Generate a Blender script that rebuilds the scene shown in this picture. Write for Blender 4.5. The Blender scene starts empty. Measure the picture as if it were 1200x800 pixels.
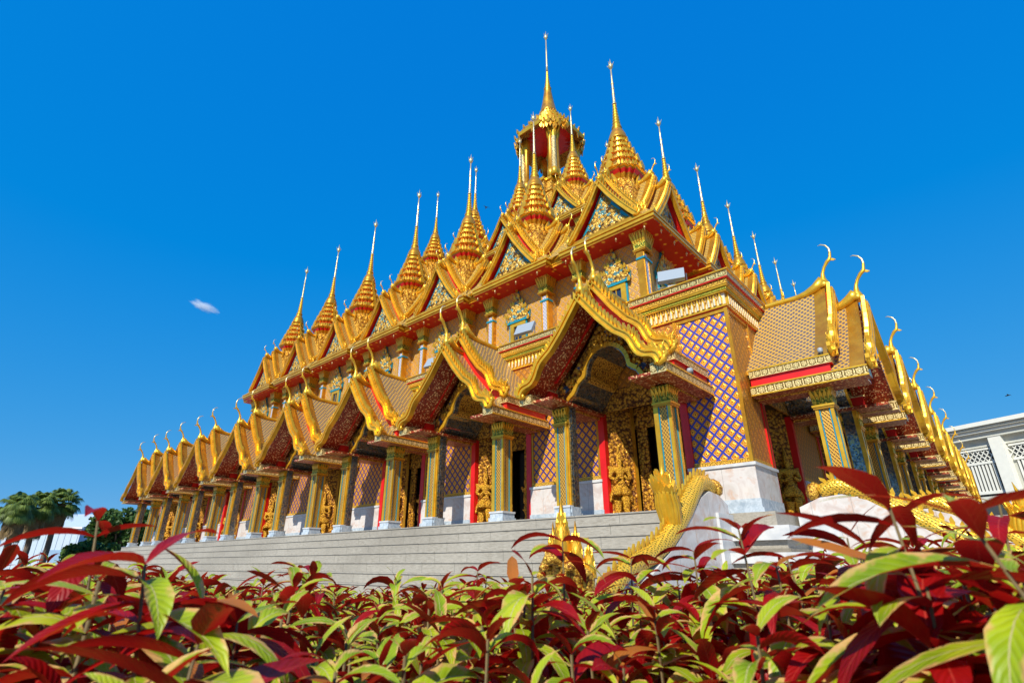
import bpy, math, random
import numpy as np
from mathutils import Vector, Matrix, Euler
R = math.radians
random.seed(7); RNG = np.random.default_rng(11)
scene = bpy.context.scene
COL = scene.collection

# ------------------------------------------------------------------ camera, sky, sun
FPX = 620.0
PITCH = math.atan(261.0 / FPX)
AZ = math.atan(605.0 / math.hypot(FPX, 261.0))       # heading measured from +X towards +Y
cam = bpy.data.cameras.new("Camera"); cam.sensor_width = 36; cam.lens = FPX / 1200 * 36
cam.clip_start = 0.02; cam.clip_end = 6000
cam.dof.use_dof = True; cam.dof.focus_distance = 9.0; cam.dof.aperture_fstop = 9.0
camo = bpy.data.objects.new("Camera", cam); COL.objects.link(camo)
fw = Vector((math.cos(AZ) * math.cos(PITCH), math.sin(AZ) * math.cos(PITCH), math.sin(PITCH)))
camo.rotation_euler = fw.to_track_quat('-Z', 'Y').to_euler(); camo.location = (0, 0, 0)
scene.camera = camo

SUN = Vector((-1.17, -0.39, 1.0)).normalized()        # towards the sun
world = bpy.data.worlds.new("World"); scene.world = world; world.use_nodes = True
wn = world.node_tree.nodes; wl = world.node_tree.links; wn.clear()
wo = wn.new('ShaderNodeOutputWorld'); wb = wn.new('ShaderNodeBackground'); sky = wn.new('ShaderNodeTexSky')
sky.sky_type = 'NISHITA'; sky.sun_disc = False
sky.sun_elevation = math.asin(SUN.z); sky.sun_rotation = math.atan2(SUN.x, SUN.y)
sky.air_density = 1.0; sky.dust_density = 0.1; sky.ozone_density = 6.0
wb.inputs['Strength'].default_value = 0.125
def wm(op, a, b):
    n = wn.new('ShaderNodeMath'); n.operation = op
    for v, i_ in ((a, 0), (b, 1)):
        if isinstance(v, float): n.inputs[i_].default_value = v
        else: wl.new(v, n.inputs[i_])
    return n.outputs[0]
sp_ = wn.new('ShaderNodeSeparateColor'); cb_ = wn.new('ShaderNodeCombineColor'); wl.new(sky.outputs[0], sp_.inputs[0])
# colour response of the picture: a deep saturated blue
wl.new(wm('MULTIPLY', wm('MAXIMUM', wm('SUBTRACT', sp_.outputs[0], .75), .02), .33), cb_.inputs[0])
wl.new(wm('MULTIPLY', wm('POWER', sp_.outputs[1], .42), 1.42), cb_.inputs[1])
wl.new(wm('MULTIPLY', wm('POWER', sp_.outputs[2], .10), 4.5), cb_.inputs[2])
wl.new(cb_.outputs[0], wb.inputs['Color']); wl.new(wb.outputs[0], wo.inputs['Surface'])
sl = bpy.data.lights.new("Sun", 'SUN'); sl.energy = 5.0; sl.angle = R(0.5); sl.color = (1.0, 0.96, 0.84)
so = bpy.data.objects.new("Sun", sl); COL.objects.link(so)
so.rotation_euler = SUN.to_track_quat('Z', 'Y').to_euler(); so.location = (-20, -10, 40)
vs = scene.view_settings; scene.display_settings.display_device = 'sRGB'
vs.view_transform = 'Standard'; vs.look = 'None'; vs.gamma = 1; vs.use_curve_mapping = False
vs.exposure = 0.2
scene.cycles.volume_bounces = 6

# ------------------------------------------------------------------ material helpers
MATS = {}
class NT:
    def __init__(s, name):
        s.m = bpy.data.materials.new(name); s.m.use_nodes = True
        s.n = s.m.node_tree.nodes; s.l = s.m.node_tree.links; s.n.clear()
        s.out = s.n.new('ShaderNodeOutputMaterial'); s.b = s.n.new('ShaderNodeBsdfPrincipled')
        s.l.new(s.b.outputs[0], s.out.inputs[0]); MATS[name] = s.m
    def lk(s, v, inp):
        if isinstance(v, bpy.types.NodeSocket): s.l.new(v, inp)
        elif isinstance(v, (tuple, list)) and len(v) == 3 and inp.type == 'RGBA': inp.default_value = (*v, 1)
        else: inp.default_value = v
    def math(s, op, a, b=0.0, c=0.0):
        n = s.n.new('ShaderNodeMath'); n.operation = op
        s.lk(a, n.inputs[0]); s.lk(b, n.inputs[1]); s.lk(c, n.inputs[2]); return n.outputs[0]
    def uv(s):
        return s.n.new('ShaderNodeUVMap').outputs[0]
    def sep(s, v):
        n = s.n.new('ShaderNodeSeparateXYZ'); s.lk(v, n.inputs[0]); return n.outputs
    def obj(s): return s.n.new('ShaderNodeTexCoord').outputs['Object']
    def noise(s, v, sc, det=4, rough=.55, dist=0):
        n = s.n.new('ShaderNodeTexNoise'); s.lk(v, n.inputs['Vector']); n.inputs['Scale'].default_value = sc
        n.inputs['Detail'].default_value = det; n.inputs['Roughness'].default_value = rough; n.inputs['Distortion'].default_value = dist
        return n.outputs['Fac']
    def vor(s, v, sc, feat='F1', out='Distance', rnd=1.0, dim='3D'):
        n = s.n.new('ShaderNodeTexVoronoi'); n.voronoi_dimensions = dim; n.feature = feat; s.lk(v, n.inputs['Vector'])
        n.inputs['Scale'].default_value = sc; n.inputs['Randomness'].default_value = rnd; return n.outputs[out]
    def ramp(s, f, stops, mode='LINEAR'):
        n = s.n.new('ShaderNodeValToRGB'); s.lk(f, n.inputs[0]); cr = n.color_ramp; cr.interpolation = mode
        while len(cr.elements) < len(stops): cr.elements.new(0.5)
        for e, (p, c) in zip(cr.elements, stops):
            e.position = p; e.color = (*c, 1) if isinstance(c, (tuple, list)) else (c, c, c, 1)
        return n.outputs[0]
    def mix(s, f, a, b, mode='MIX'):
        n = s.n.new('ShaderNodeMix'); n.data_type = 'RGBA'; n.blend_type = mode
        s.lk(f, n.inputs[0]); s.lk(a, n.inputs[6]); s.lk(b, n.inputs[7]); return n.outputs[2]
    def bump(s, h, st=.5, d=.02):
        n = s.n.new('ShaderNodeBump'); s.lk(h, n.inputs['Height']); n.inputs['Strength'].default_value = st
        n.inputs['Distance'].default_value = d; s.l.new(n.outputs[0], s.b.inputs['Normal'])
    def set(s, col=None, rough=.5, metal=0., spec=None):
        if col is not None: s.lk(col, s.b.inputs['Base Color'])
        s.lk(rough, s.b.inputs['Roughness']); s.lk(metal, s.b.inputs['Metallic'])
        if spec is not None: s.b.inputs['Specular IOR Level'].default_value = spec
    def diamond(s, pu, pv):
        u, v, _ = s.sep(s.uv())
        a = s.math('MULTIPLY', u, 1 / pu); b = s.math('MULTIPLY', v, 1 / pv)
        p = s.math('FRACT', s.math('ADD', a, b)); q = s.math('FRACT', s.math('SUBTRACT', a, b))
        p = s.math('ABSOLUTE', s.math('SUBTRACT', p, .5)); q = s.math('ABSOLUTE', s.math('SUBTRACT', q, .5))
        return s.math('MAXIMUM', p, q), s.math('SQRT', s.math('ADD', s.math('POWER', p, 2), s.math('POWER', q, 2))), u, v

def plain(name, col, rough=.5, metal=0., bs=0, bst=.2, bd=.01, var=.0, vs_=3):
    t = NT(name)
    if var:
        f = t.noise(t.obj(), vs_, 4)
        c2 = tuple(min(1, c * (1 + var)) for c in col); c1 = tuple(c * (1 - var) for c in col)
        t.set(t.ramp(f, [(.3, c1), (.7, c2)]), rough, metal)
    else: t.set(col, rough, metal)
    if bs: t.bump(t.noise(t.obj(), bs, 5), bst, bd)
    return t

# painted gold
t = NT('gold'); f = t.noise(t.obj(), 2.3, 5); f2 = t.noise(t.obj(), 30, 3)
st_ = t.ramp(t.noise(t.obj(), 1.1, 8, .7), [(.42, 0.), (.62, .55)])
c = t.ramp(f, [(.3, (.56, .22, .010)), (.5, (.76, .36, .016)), (.72, (.88, .48, .035))])
c = t.mix(st_, c, (.30, .13, .012))
oi = t.n.new('ShaderNodeObjectInfo').outputs['Random']; c = t.mix(t.math('MULTIPLY', oi, .30), c, (.46, .24, .03))
t.set(t.mix(t.math('MULTIPLY', f2, .35), c, (.35, .13, .01)), t.math('ADD', .24, t.math('MULTIPLY', f2, .22)), .6); t.bump(f2, .35, .008)
t = NT('gold_bright'); f = t.noise(t.obj(), 5, 4); g = t.noise(t.obj(), 1.6, 8, .75); oi = t.n.new('ShaderNodeObjectInfo').outputs['Random']
c = t.mix(t.ramp(g, [(.46, 0.), (.66, .5)]), t.ramp(f, [(.3, (.80, .40, .013)), (.7, (.94, .56, .045))]), (.40, .19, .02))
t.set(t.mix(t.math('MULTIPLY', oi, .22), c, (.50, .25, .02)), t.math('ADD', .22, t.math('MULTIPLY', g, .2)), .55); t.bump(t.noise(t.obj(), 24, 3), .25, .008)

def relief(name, sc, lo, mid, hi, accent=None, metal=.4, strength=.9, dist=.03, acc_lvl=.6, rough=.35):
    t = NT(name); o = t.obj()
    n1 = t.n.new('ShaderNodeVectorMath'); n1.operation = 'ADD'
    nn = t.n.new('ShaderNodeTexNoise'); nn.inputs['Scale'].default_value = sc * .45; nn.inputs['Detail'].default_value = 2
    t.l.new(o, nn.inputs['Vector']); sc_ = t.n.new('ShaderNodeVectorMath'); sc_.operation = 'SCALE'; sc_.inputs['Scale'].default_value = .7 / sc
    t.l.new(nn.outputs['Color'], sc_.inputs[0]); t.l.new(o, n1.inputs[0]); t.l.new(sc_.outputs[0], n1.inputs[1]); v = n1.outputs[0]
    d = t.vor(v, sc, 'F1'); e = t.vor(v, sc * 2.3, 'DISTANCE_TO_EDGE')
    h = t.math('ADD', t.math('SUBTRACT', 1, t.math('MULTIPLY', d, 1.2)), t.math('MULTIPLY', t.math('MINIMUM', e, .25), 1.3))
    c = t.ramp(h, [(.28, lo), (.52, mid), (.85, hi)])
    if accent:
        g = t.vor(v, sc * .8, 'F1', 'Color'); r = t.sep(g)[0]
        c = t.mix(t.math('MULTIPLY', t.math('GREATER_THAN', r, acc_lvl), t.math('LESS_THAN', h, .75)), c, accent)
    t.set(c, rough, metal); t.bump(h, strength, dist); return t
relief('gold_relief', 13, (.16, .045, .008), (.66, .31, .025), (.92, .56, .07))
relief('gold_relief_fine', 22, (.22, .07, .01), (.70, .34, .03), (.92, .58, .08), dist=.012)
relief('gold_silver_relief', 16, (.18, .12, .03), (.62, .42, .12), (.86, .76, .45), metal=.4, dist=.015)
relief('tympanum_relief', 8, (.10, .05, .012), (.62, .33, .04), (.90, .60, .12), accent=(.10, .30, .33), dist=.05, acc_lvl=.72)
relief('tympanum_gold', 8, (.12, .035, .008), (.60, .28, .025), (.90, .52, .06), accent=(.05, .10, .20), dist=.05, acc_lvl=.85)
relief('green_gold_relief', 20, (.05, .12, .012), (.34, .36, .03), (.80, .58, .07), dist=.015)
relief('carved_wood_gold', 13, (.09, .025, .005), (.44, .17, .012), (.80, .40, .035), dist=.03)
relief('guardian_gold', 24, (.30, .11, .01), (.74, .36, .02), (.92, .52, .04), dist=.02)
relief('spire_relief', 7, (.26, .09, .01), (.70, .36, .03), (.92, .56, .07), dist=.05)

def frieze(name, p, h, v0, bg, mot, ctr, metal=.4, dist=.012):
    t = NT(name); u, v, _ = t.sep(t.uv()); v = t.math('ABSOLUTE', v)
    a = t.math('SUBTRACT', t.math('FRACT', t.math('MULTIPLY', u, 1 / p)), .5); b = t.math('SUBTRACT', t.math('FRACT', t.math('MULTIPLY', t.math('SUBTRACT', v, v0), 1 / h)), .5)
    wob = t.math('MULTIPLY', t.math('SUBTRACT', t.noise(t.obj(), 26, 3), .5), .22)
    ang = t.math('ARCTAN2', b, a); pet = t.math('MULTIPLY', t.math('COSINE', t.math('MULTIPLY', ang, 6)), .045)
    r = t.math('ADD', t.math('ADD', t.math('SQRT', t.math('ADD', t.math('POWER', a, 2), t.math('POWER', b, 2))), pet), wob)
    c = t.ramp(r, [(0, ctr), (.10, ctr), (.13, bg), (.17, mot), (.30, mot), (.34, bg), (.42, bg), (.47, mot), (.7, mot)])
    e = t.math('GREATER_THAN', t.math('ABSOLUTE', b), .41); c = t.mix(e, c, mot)
    hh = t.math('MAXIMUM', e, t.ramp(r, [(0, 1.), (.10, .9), (.13, 0.), (.17, .8), (.30, .8), (.34, 0.), (.42, 0.), (.47, .7), (.7, .8)]))
    t.set(c, .32, metal); t.bump(hh, .9, dist)
frieze('frieze_beam', .21, .25, 3.84, (.20, .12, .02), (.74, .56, .24), (.88, .70, .30))
frieze('frieze_beam_top', .18, .20, 4.32, (.20, .12, .02), (.74, .56, .24), (.88, .70, .30))
frieze('frieze_row', .15, .14, 6.70, (.10, .03, .01), (.86, .48, .05), (.92, .6, .1))
frieze('frieze_top', .26, .175, 6.855, (.14, .10, .03), (.70, .52, .20), (.60, .62, .30))
frieze('frieze_green', .13, .09, 6.55, (.04, .14, .01), (.62, .52, .05), (.30, .42, .04))
frieze('frieze_leaf', .12, .11, 2.16, (.30, .10, .01), (.90, .50, .05), (.92, .6, .1))
# blue and gold lattice tiles
def lattice(name, pu, pv, c_net, c_gap, c_ros, c_ctr, c_ring=(.95, .52, .05), gl=.3):
    t = NT(name); m, r, u, v = t.diamond(pu, pv)
    wob = t.math('MULTIPLY', t.math('SUBTRACT', t.noise(t.uv(), 18, 2), .5), .07)
    m = t.math('ADD', m, wob)
    ang = t.noise(t.obj(), 3, 3)
    c = t.ramp(m, [(0, c_ctr), (.09, c_ctr), (.12, c_ros), (.36, c_ros), (.375, c_gap), (.40, c_gap), (.415, c_net), (.48, c_net), (.487, c_gap), (.5, c_gap)])
    c = t.mix(t.math('MULTIPLY', ang, t.math('MULTIPLY', t.math('LESS_THAN', m, .33), .35)), c, (.30, .10, .01))
    ring = t.math('COMPARE', r, .17, .045)
    c = t.mix(t.math('MULTIPLY', ring, t.math('LESS_THAN', m, .34)), c, c_ring)
    h = t.ramp(m, [(0, .2), (.08, .9), (.2, .7), (.3, .2), (.36, .8), (.5, .7)])
    t.set(c, gl, t.math('MULTIPLY', t.math('LESS_THAN', m, .3), .35)); t.bump(t.math('ADD', h, t.math('MULTIPLY', t.noise(t.uv(), 60, 2), .5)), .7, .02)
lattice('lattice_blue', .27, .29, (.01, .05, .46), (.09, .035, .03), (.80, .31, .018), (.46, .11, .006))
lattice('lattice_mix', .27, .29, (.02, .03, .24), (.14, .05, .015), (.80, .32, .015), (.46, .12, .006))
lattice('lattice_dim', .27, .29, (.40, .16, .015), (.16, .05, .02), (.56, .20, .012), (.36, .10, .006), (.80, .40, .04))  # browner copy of the same tiles, grazing light put into the colour
lattice('upper_wall_tile', .34, .38, (.34, .15, .02), (.60, .46, .28), (.70, .32, .02), (.46, .28, .10), (.88, .52, .07))

# roof tiles: gold net over slate blue
t = NT('roof_tile'); m, r, u, v = t.diamond(.15, .19)
c = t.ramp(m, [(0, (.07, .08, .14)), (.29, (.09, .09, .15)), (.33, (.56, .31, .05)), (.5, (.70, .42, .08))])
sp = t.noise(t.obj(), 3, 4)
t.set(t.mix(t.math('MULTIPLY', sp, .35), c, (.36, .21, .07)), .38, .15)
t.bump(t.ramp(m, [(0, .1), (.22, .15), (.3, .9), (.5, 1)]), .8, .02)
t = NT('roof_tile_plain'); m, r, u, v = t.diamond(.2, .24)
c = t.ramp(m, [(0, (.34, .22, .07)), (.3, (.38, .24, .07)), (.36, (.14, .08, .03)), (.42, (.64, .40, .06)), (.5, (.70, .44, .06))])
t.set(c, .4, .15); t.bump(m, .8, .02)
# red
plain('red_paint', (.62, .008, .006), .35, bs=6, bst=.1, var=.15)
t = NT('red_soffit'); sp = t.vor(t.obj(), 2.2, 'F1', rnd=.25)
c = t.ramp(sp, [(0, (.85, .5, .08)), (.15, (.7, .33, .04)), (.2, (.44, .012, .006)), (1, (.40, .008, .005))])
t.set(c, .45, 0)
t = NT('glitter_board'); sp = t.vor(t.obj(), 32, 'F1', 'Color'); r_ = t.sep(sp)[0]
c = t.mix(t.math('GREATER_THAN', r_, .86), t.mix(t.sep(sp)[1], (.16, .014, .006), (.40, .05, .012)), (.80, .50, .22))
t.set(c, .3, .15); t.bump(t.vor(t.obj(), 32), .6, .01)
t = NT('mirror_mosaic'); sp = t.vor(t.obj(), 26, 'F1', 'Color', rnd=.6); r_, g_, b_ = t.sep(sp)
c = t.mix(t.math('GREATER_THAN', r_, .75), t.mix(g_, (.05, .06, .07), (.30, .33, .33)), (.42, .30, .14))
t.set(c, .14, .75); t.bump(g_, .9, .02)
# pillar facing: gold rosettes on dark with net
t = NT('pillar_mosaic'); m, r, u, v = t.diamond(.075, .10)
c = t.ramp(m, [(0, (.70, .40, .08)), (.14, (.52, .24, .03)), (.18, (.08, .03, .02)), (.33, (.10, .035, .02)), (.38, (.74, .38, .04)), (.5, (.82, .46, .05))])
t.set(c, .3, .3); t.bump(m, .8, .015)
t = NT('pillar_mosaic_red'); m, r, u, v = t.diamond(.08, .10)
c = t.ramp(m, [(0, (.80, .46, .08)), (.2, (.62, .26, .03)), (.26, (.42, .03, .01)), (.36, (.30, .02, .01)), (.42, (.80, .44, .05)), (.5, (.85, .50, .06))])
t.set(c, .3, .3); t.bump(m, .8, .015)
t = NT('pilaster_silver'); m, r, u, v = t.diamond(.14, .18)
c = t.ramp(m, [(0, (.5, .5, .62)), (.2, (.30, .28, .42)), (.3, (.62, .58, .60)), (.5, (.80, .70, .62))]); t.set(c, .25, .3); t.bump(m, .6, .015)
plain('teal_glass', (.02, .26, .36), .15, .1)
plain('green_glass', (.08, .30, .03), .2, .1)
# dentil band material and other trims
plain('silver_dentil', (.78, .70, .52), .3, .35, bs=40, bst=.3)
plain('finial_silver', (.70, .56, .28), .3, .5)
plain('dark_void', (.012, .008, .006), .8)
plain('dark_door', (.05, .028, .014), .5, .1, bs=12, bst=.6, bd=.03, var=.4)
# marble
t = NT('marble'); o = t.obj(); f = t.noise(o, 1.3, 6, .6, 1.2); g = t.noise(o, 4, 5, .6, .5); u, v, _ = t.sep(t.uv())
c = t.ramp(f, [(.35, (.56, .50, .46)), (.5, (.64, .59, .56)), (.62, (.54, .45, .41))])
c = t.mix(t.ramp(g, [(.54, 0.), (.68, .6)]), c, (.55, .31, .19))
j = t.math('LESS_THAN', t.math('FRACT', t.math('MULTIPLY', u, 1.25)), .012)
c = t.mix(j, c, (.35, .32, .30)); t.set(c, .18, 0); t.bump(g, .08, .01)
t = NT('marble_blue'); f = t.noise(t.obj(), 5, 6, .65, 1.5)
t.set(t.ramp(f, [(.35, (.30, .36, .42)), (.6, (.50, .55, .60)), (.75, (.68, .70, .72))]), .2, 0)
t = NT('marble_white'); f = t.noise(t.obj(), 2.5, 6, .6, 1.0)
t.set(t.ramp(f, [(.3, (.46, .47, .49)), (.6, (.62, .61, .60))]), .22, 0)
t = NT('step_stone'); o = t.obj(); mp = t.n.new('ShaderNodeMapping'); mp.inputs['Scale'].default_value = (1.2, 3, 6); t.l.new(o, mp.inputs[0])
f = t.noise(mp.outputs[0], 5, 8, .7); g = t.noise(o, 90, 3, .7); h = t.noise(o, .9, 4, .6)
c = t.ramp(t.math('ADD', t.math('MULTIPLY', f, .5), t.math('ADD', t.math('MULTIPLY', g, .25), t.math('MULTIPLY', h, .25))), [(.35, (.20, .17, .13)), (.5, (.37, .335, .28)), (.66, (.50, .455, .39))])
y_ = t.sep(o)[0]; j = t.math('LESS_THAN', t.math('FRACT', t.math('MULTIPLY', y_, 1 / 1.2)), .008)
c = t.mix(t.ramp(t.noise(o, .45, 7, .7), [(.45, 0.), (.68, .55)]), c, (.17, .145, .11))
t.set(t.mix(j, c, (.12, .11, .09)), .5, 0); t.bump(f, .15, .01)
plain('step_dark', (.20, .17, .13), .6, var=.2, vs_=8)
# naga scales
t = NT('naga_scale'); m, r, u, v = t.diamond(.09, .09)
c = t.ramp(m, [(0, (.10, .12, .02)), (.16, (.14, .15, .03)), (.24, (.78, .42, .03)), (.5, (.92, .58, .06))])
t.set(c, .28, .4); t.bump(m, .9, .02)
plain('sky_teal', (.03, .35, .42), .3, var=.2)
plain('lamp_white', (.30, .34, .38), .45)
plain('lamp_grey', (.10, .10, .11), .4, .3)
plain('glass_dark', (.02, .04, .08), .08, .2)
# plants
def leaf_material(name, thr):
    t = NT(name)
    g = t.n.new('ShaderNodeNewGeometry'); rnd = g.outputs['Random Per Island']; bf = g.outputs['Backfacing']
    u, v, _ = t.sep(t.uv()); av = t.math('ABSOLUTE', v)
    o = t.obj(); nz = t.noise(o, 38, 3, .6); nz2 = t.noise(o, 90, 3, .6)
    vein = t.math('ABSOLUTE', t.math('SUBTRACT', t.math('FRACT', t.math('ADD', t.math('MULTIPLY', u, 11), t.math('MULTIPLY', av, -2.2))), .5))
    green = t.ramp(t.noise(o, 16, 2), [(.3, (.18, .30, .006)), (.55, (.40, .50, .010)), (.8, (.62, .62, .03))])
    green = t.mix(t.math('MULTIPLY', t.math('LESS_THAN', vein, .07), .22), green, (.55, .62, .18))
    green = t.mix(t.math('LESS_THAN', av, .05), green, (.55, .50, .20))
    edge = t.ramp(t.math('ADD', t.math('MULTIPLY', av, .62), t.math('MULTIPLY', t.math('SUBTRACT', nz, .5), 1.5)), [(.41, 0.), (.62, .95)])
    cream = t.mix(nz2, (.66, .26, .08), (.82, .60, .22))
    top = t.mix(edge, green, cream)
    redT = t.mix(nz, (.14, .002, .004), (.50, .008, .005))
    redT = t.mix(t.math('MULTIPLY', t.math('LESS_THAN', av, .05), .5), redT, (.65, .08, .05))
    top = t.mix(t.math('GREATER_THAN', rnd, thr), top, redT)
    top = t.mix(t.math('MULTIPLY', t.math('GREATER_THAN', rnd, .94), .7), top, (.55, .22, .03))
    redB = t.mix(nz, (.15, .001, .004), (.46, .005, .006))
    redB = t.mix(t.math('MULTIPLY', t.math('LESS_THAN', av, .06), .45), redB, (.55, .10, .08))
    c = t.mix(bf, top, redB)
    t.set(c, .42, 0, .3); t.bump(t.math('ADD', t.math('MULTIPLY', vein, .6), t.math('MULTIPLY', nz, .6)), .35, .004)
    tr = t.n.new('ShaderNodeBsdfTranslucent'); t.l.new(t.mix(bf, top, (.58, .012, .010)), tr.inputs[0])
    ms = t.n.new('ShaderNodeMixShader'); ms.inputs[0].default_value = .34
    t.l.new(t.b.outputs[0], ms.inputs[1]); t.l.new(tr.outputs[0], ms.inputs[2]); t.l.new(ms.outputs[0], t.out.inputs[0])
leaf_material('leaf', .86); leaf_material('leaf_red', .52)
plain('stem', (.13, .09, .03), .6, bs=60, var=.3, vs_=20)
def foliage(name, a, b):
    t = NT(name); g = t.n.new('ShaderNodeNewGeometry')
    t.set(t.ramp(g.outputs['Random Per Island'], [(0, a), (1, b)]), .55, 0, .3)
    tr = t.n.new('ShaderNodeBsdfTranslucent'); tr.inputs[0].default_value = (*b, 1)
    ms = t.n.new('ShaderNodeMixShader'); ms.inputs[0].default_value = .2
    t.l.new(t.b.outputs[0], ms.inputs[1]); t.l.new(tr.outputs[0], ms.inputs[2]); t.l.new(ms.outputs[0], t.out.inputs[0])
foliage('palm_leaf', (.05, .09, .012), (.18, .24, .04))
foliage('tree_leaf', (.02, .06, .01), (.09, .16, .03))
foliage('thatch', (.16, .10, .04), (.30, .20, .08))
plain('bark', (.14, .10, .07), .9, bs=14, bst=.7, bd=.05, var=.3)
t = NT('soil'); f = t.noise(t.obj(), 9, 6); t.set(t.ramp(f, [(.3, (.03, .02, .012)), (.7, (.09, .06, .035))]), .95); t.bump(f, .8, .04)
t = NT('paving'); f = t.noise(t.obj(), .6, 6); g = t.noise(t.obj(), 7, 5); t.set(t.ramp(t.math('MULTIPLY', t.math('ADD', f, g), .5), [(.35, (.20, .18, .15)), (.65, (.36, .33, .29))]), .8); t.bump(g, .2, .02)
# far buildings
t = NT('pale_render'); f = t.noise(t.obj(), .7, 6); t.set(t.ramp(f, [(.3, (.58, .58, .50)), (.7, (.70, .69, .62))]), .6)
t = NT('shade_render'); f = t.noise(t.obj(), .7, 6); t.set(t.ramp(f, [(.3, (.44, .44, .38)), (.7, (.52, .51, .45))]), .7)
plain('white_trim', (.78, .77, .70), .5, var=.04)
plain('dark_gap', (.05, .055, .06), .6)
plain('sheet_white', (.46, .54, .62), .4, var=.05)
plain('sheet_blue', (.24, .36, .50), .4, var=.05)
plain('bird_black', (.02, .02, .022), .6)

# ------------------------------------------------------------------ mesh builder
class MB:
    def __init__(s): s.v = []; s.f = []; s.m = []; s.sm = []; s.keys = []
    def mi(s, k):
        if k not in s.keys: s.keys.append(k)
        return s.keys.index(k)
    def face(s, pts, m, smooth=False):
        b = len(s.v); s.v += [tuple(p) for p in pts]; s.f.append(tuple(range(b, b + len(pts)))); s.m.append(s.mi(m)); s.sm.append(smooth)
    def box(s, x0, x1, y0, y1, z0, z1, m, top=None, bot=None):
        b = len(s.v); s.v += [(x, y, z) for z in (z0, z1) for y in (y0, y1) for x in (x0, x1)]
        for q, k in (((0, 2, 3, 1), bot or m), ((4, 5, 7, 6), top or m), ((0, 1, 5, 4), m), ((2, 6, 7, 3), m), ((0, 4, 6, 2), m), ((1, 3, 7, 5), m)):
            s.f.append(tuple(b + i for i in q)); s.m.append(s.mi(k)); s.sm.append(False)
    def f_mat(s, base, i, k): s.m[base + i if base < 0 else i] = s.mi(k)
    def obox(s, c, h, M, m):                                   # oriented box, M = 3x3
        b = len(s.v); c = Vector(c)
        for z in (-1, 1):
            for y in (-1, 1):
                for x in (-1, 1): s.v.append(tuple(c + M @ Vector((x * h[0], y * h[1], z * h[2]))))
        for q in ((0, 2, 3, 1), (4, 5, 7, 6), (0, 1, 5, 4), (2, 6, 7, 3), (0, 4, 6, 2), (1, 3, 7, 5)):
            s.f.append(tuple(b + i for i in q)); s.m.append(s.mi(m)); s.sm.append(False)
    def prism(s, poly, y0, y1, m, side=None, axis='y', caps=True):   # polygon in (x,z), extruded along y
        n = len(poly); side = side or m
        A = sum(poly[i][0] * poly[(i + 1) % n][1] - poly[(i + 1) % n][0] * poly[i][1] for i in range(n))
        if A < 0: poly = poly[::-1]
        def P(a, b_, y): return (a, y, b_) if axis == 'y' else ((y, a, b_) if axis == 'x' else (a, b_, y))
        b = len(s.v); s.v += [P(a, c, y0) for a, c in poly] + [P(a, c, y1) for a, c in poly]
        flip = axis in ('x', 'z')
        if caps:
            f0 = tuple(b + i for i in range(n)); f1 = tuple(b + n + i for i in reversed(range(n)))
            for f in ((f0, f1) if not flip else (f0[::-1], f1[::-1])): s.f.append(f); s.m.append(s.mi(m)); s.sm.append(False)
        for i in range(n):
            j = (i + 1) % n; q = (b + i, b + n + i, b + n + j, b + j)
            s.f.append(q if not flip else q[::-1]); s.m.append(s.mi(side)); s.sm.append(False)
    def rings(s, rings, m, smooth=True, cap0=True, cap1=True, mats=None):
        n = len(rings[0]); b = len(s.v)
        for r in rings: s.v += [tuple(p) for p in r]
        for k in range(len(rings) - 1):
            mm = s.mi(mats[k] if mats else m)
            for i in range(n):
                j = (i + 1) % n
                s.f.append((b + k * n + i, b + k * n + j, b + (k + 1) * n + j, b + (k + 1) * n + i)); s.m.append(mm); s.sm.append(smooth)
        if cap0: s.f.append(tuple(b + i for i in reversed(range(n)))); s.m.append(s.mi(mats[0] if mats else m)); s.sm.append(False)
        if cap1: s.f.append(tuple(b + (len(rings) - 1) * n + i for i in range(n))); s.m.append(s.mi(mats[-1] if mats else m)); s.sm.append(False)
    def lathe(s, prof, n, c, m, unit=None, smooth=True, mats=None):
        U = unit or [(math.cos(2 * math.pi * i / n), math.sin(2 * math.pi * i / n)) for i in range(n)]
        s.rings([[(c[0] + r * a, c[1] + r * b_, c[2] + z) for a, b_ in U] for r, z in prof], m, smooth, mats=mats)
    def tube(s, path, rad, n, m, smooth=True, flat=1.0, mats=None):
        P = [Vector(p) for p in path]; rr = []; up = Vector((0, 0, 1)); prev = None
        for i, p in enumerate(P):
            t_ = (P[min(i + 1, len(P) - 1)] - P[max(i - 1, 0)]).normalized()
            if prev is None:
                a = t_.cross(Vector((0, 1, 0.013)));  a = a if a.length > .1 else t_.cross(up)
            else: a = prev - t_ * prev.dot(t_)
            a.normalize(); prev = a; b_ = t_.cross(a); r = rad[i] if isinstance(rad, (list, tuple)) else rad
            rr.append([p + a * (r * math.cos(2 * math.pi * k / n)) + b_ * (r * flat * math.sin(2 * math.pi * k / n)) for k in range(n)])
        s.rings(rr, m, smooth, mats=mats)
    def leafspike(s, base, tip, w, th, side, m):              # flat pointed flame: base centre, tip, half width, thickness
        b0 = Vector(base); t0 = Vector(tip); sd = Vector(side).normalized(); d = (t0 - b0); nn = d.cross(sd).normalized() * th
        mid = b0 + d * .45
        p = [b0 - sd * w * .7, b0 + sd * w * .7, mid + sd * w, t0, mid - sd * w]
        b = len(s.v); s.v += [tuple(q - nn) for q in p] + [tuple(q + nn) for q in p]
        fs = [tuple(range(5)), tuple(range(9, 4, -1))] + [(i, 5 + i, 5 + (i + 1) % 5, (i + 1) % 5) for i in range(5)]
        for f in fs: s.f.append(tuple(b + i for i in f)); s.m.append(s.mi(m)); s.sm.append(False)
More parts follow.
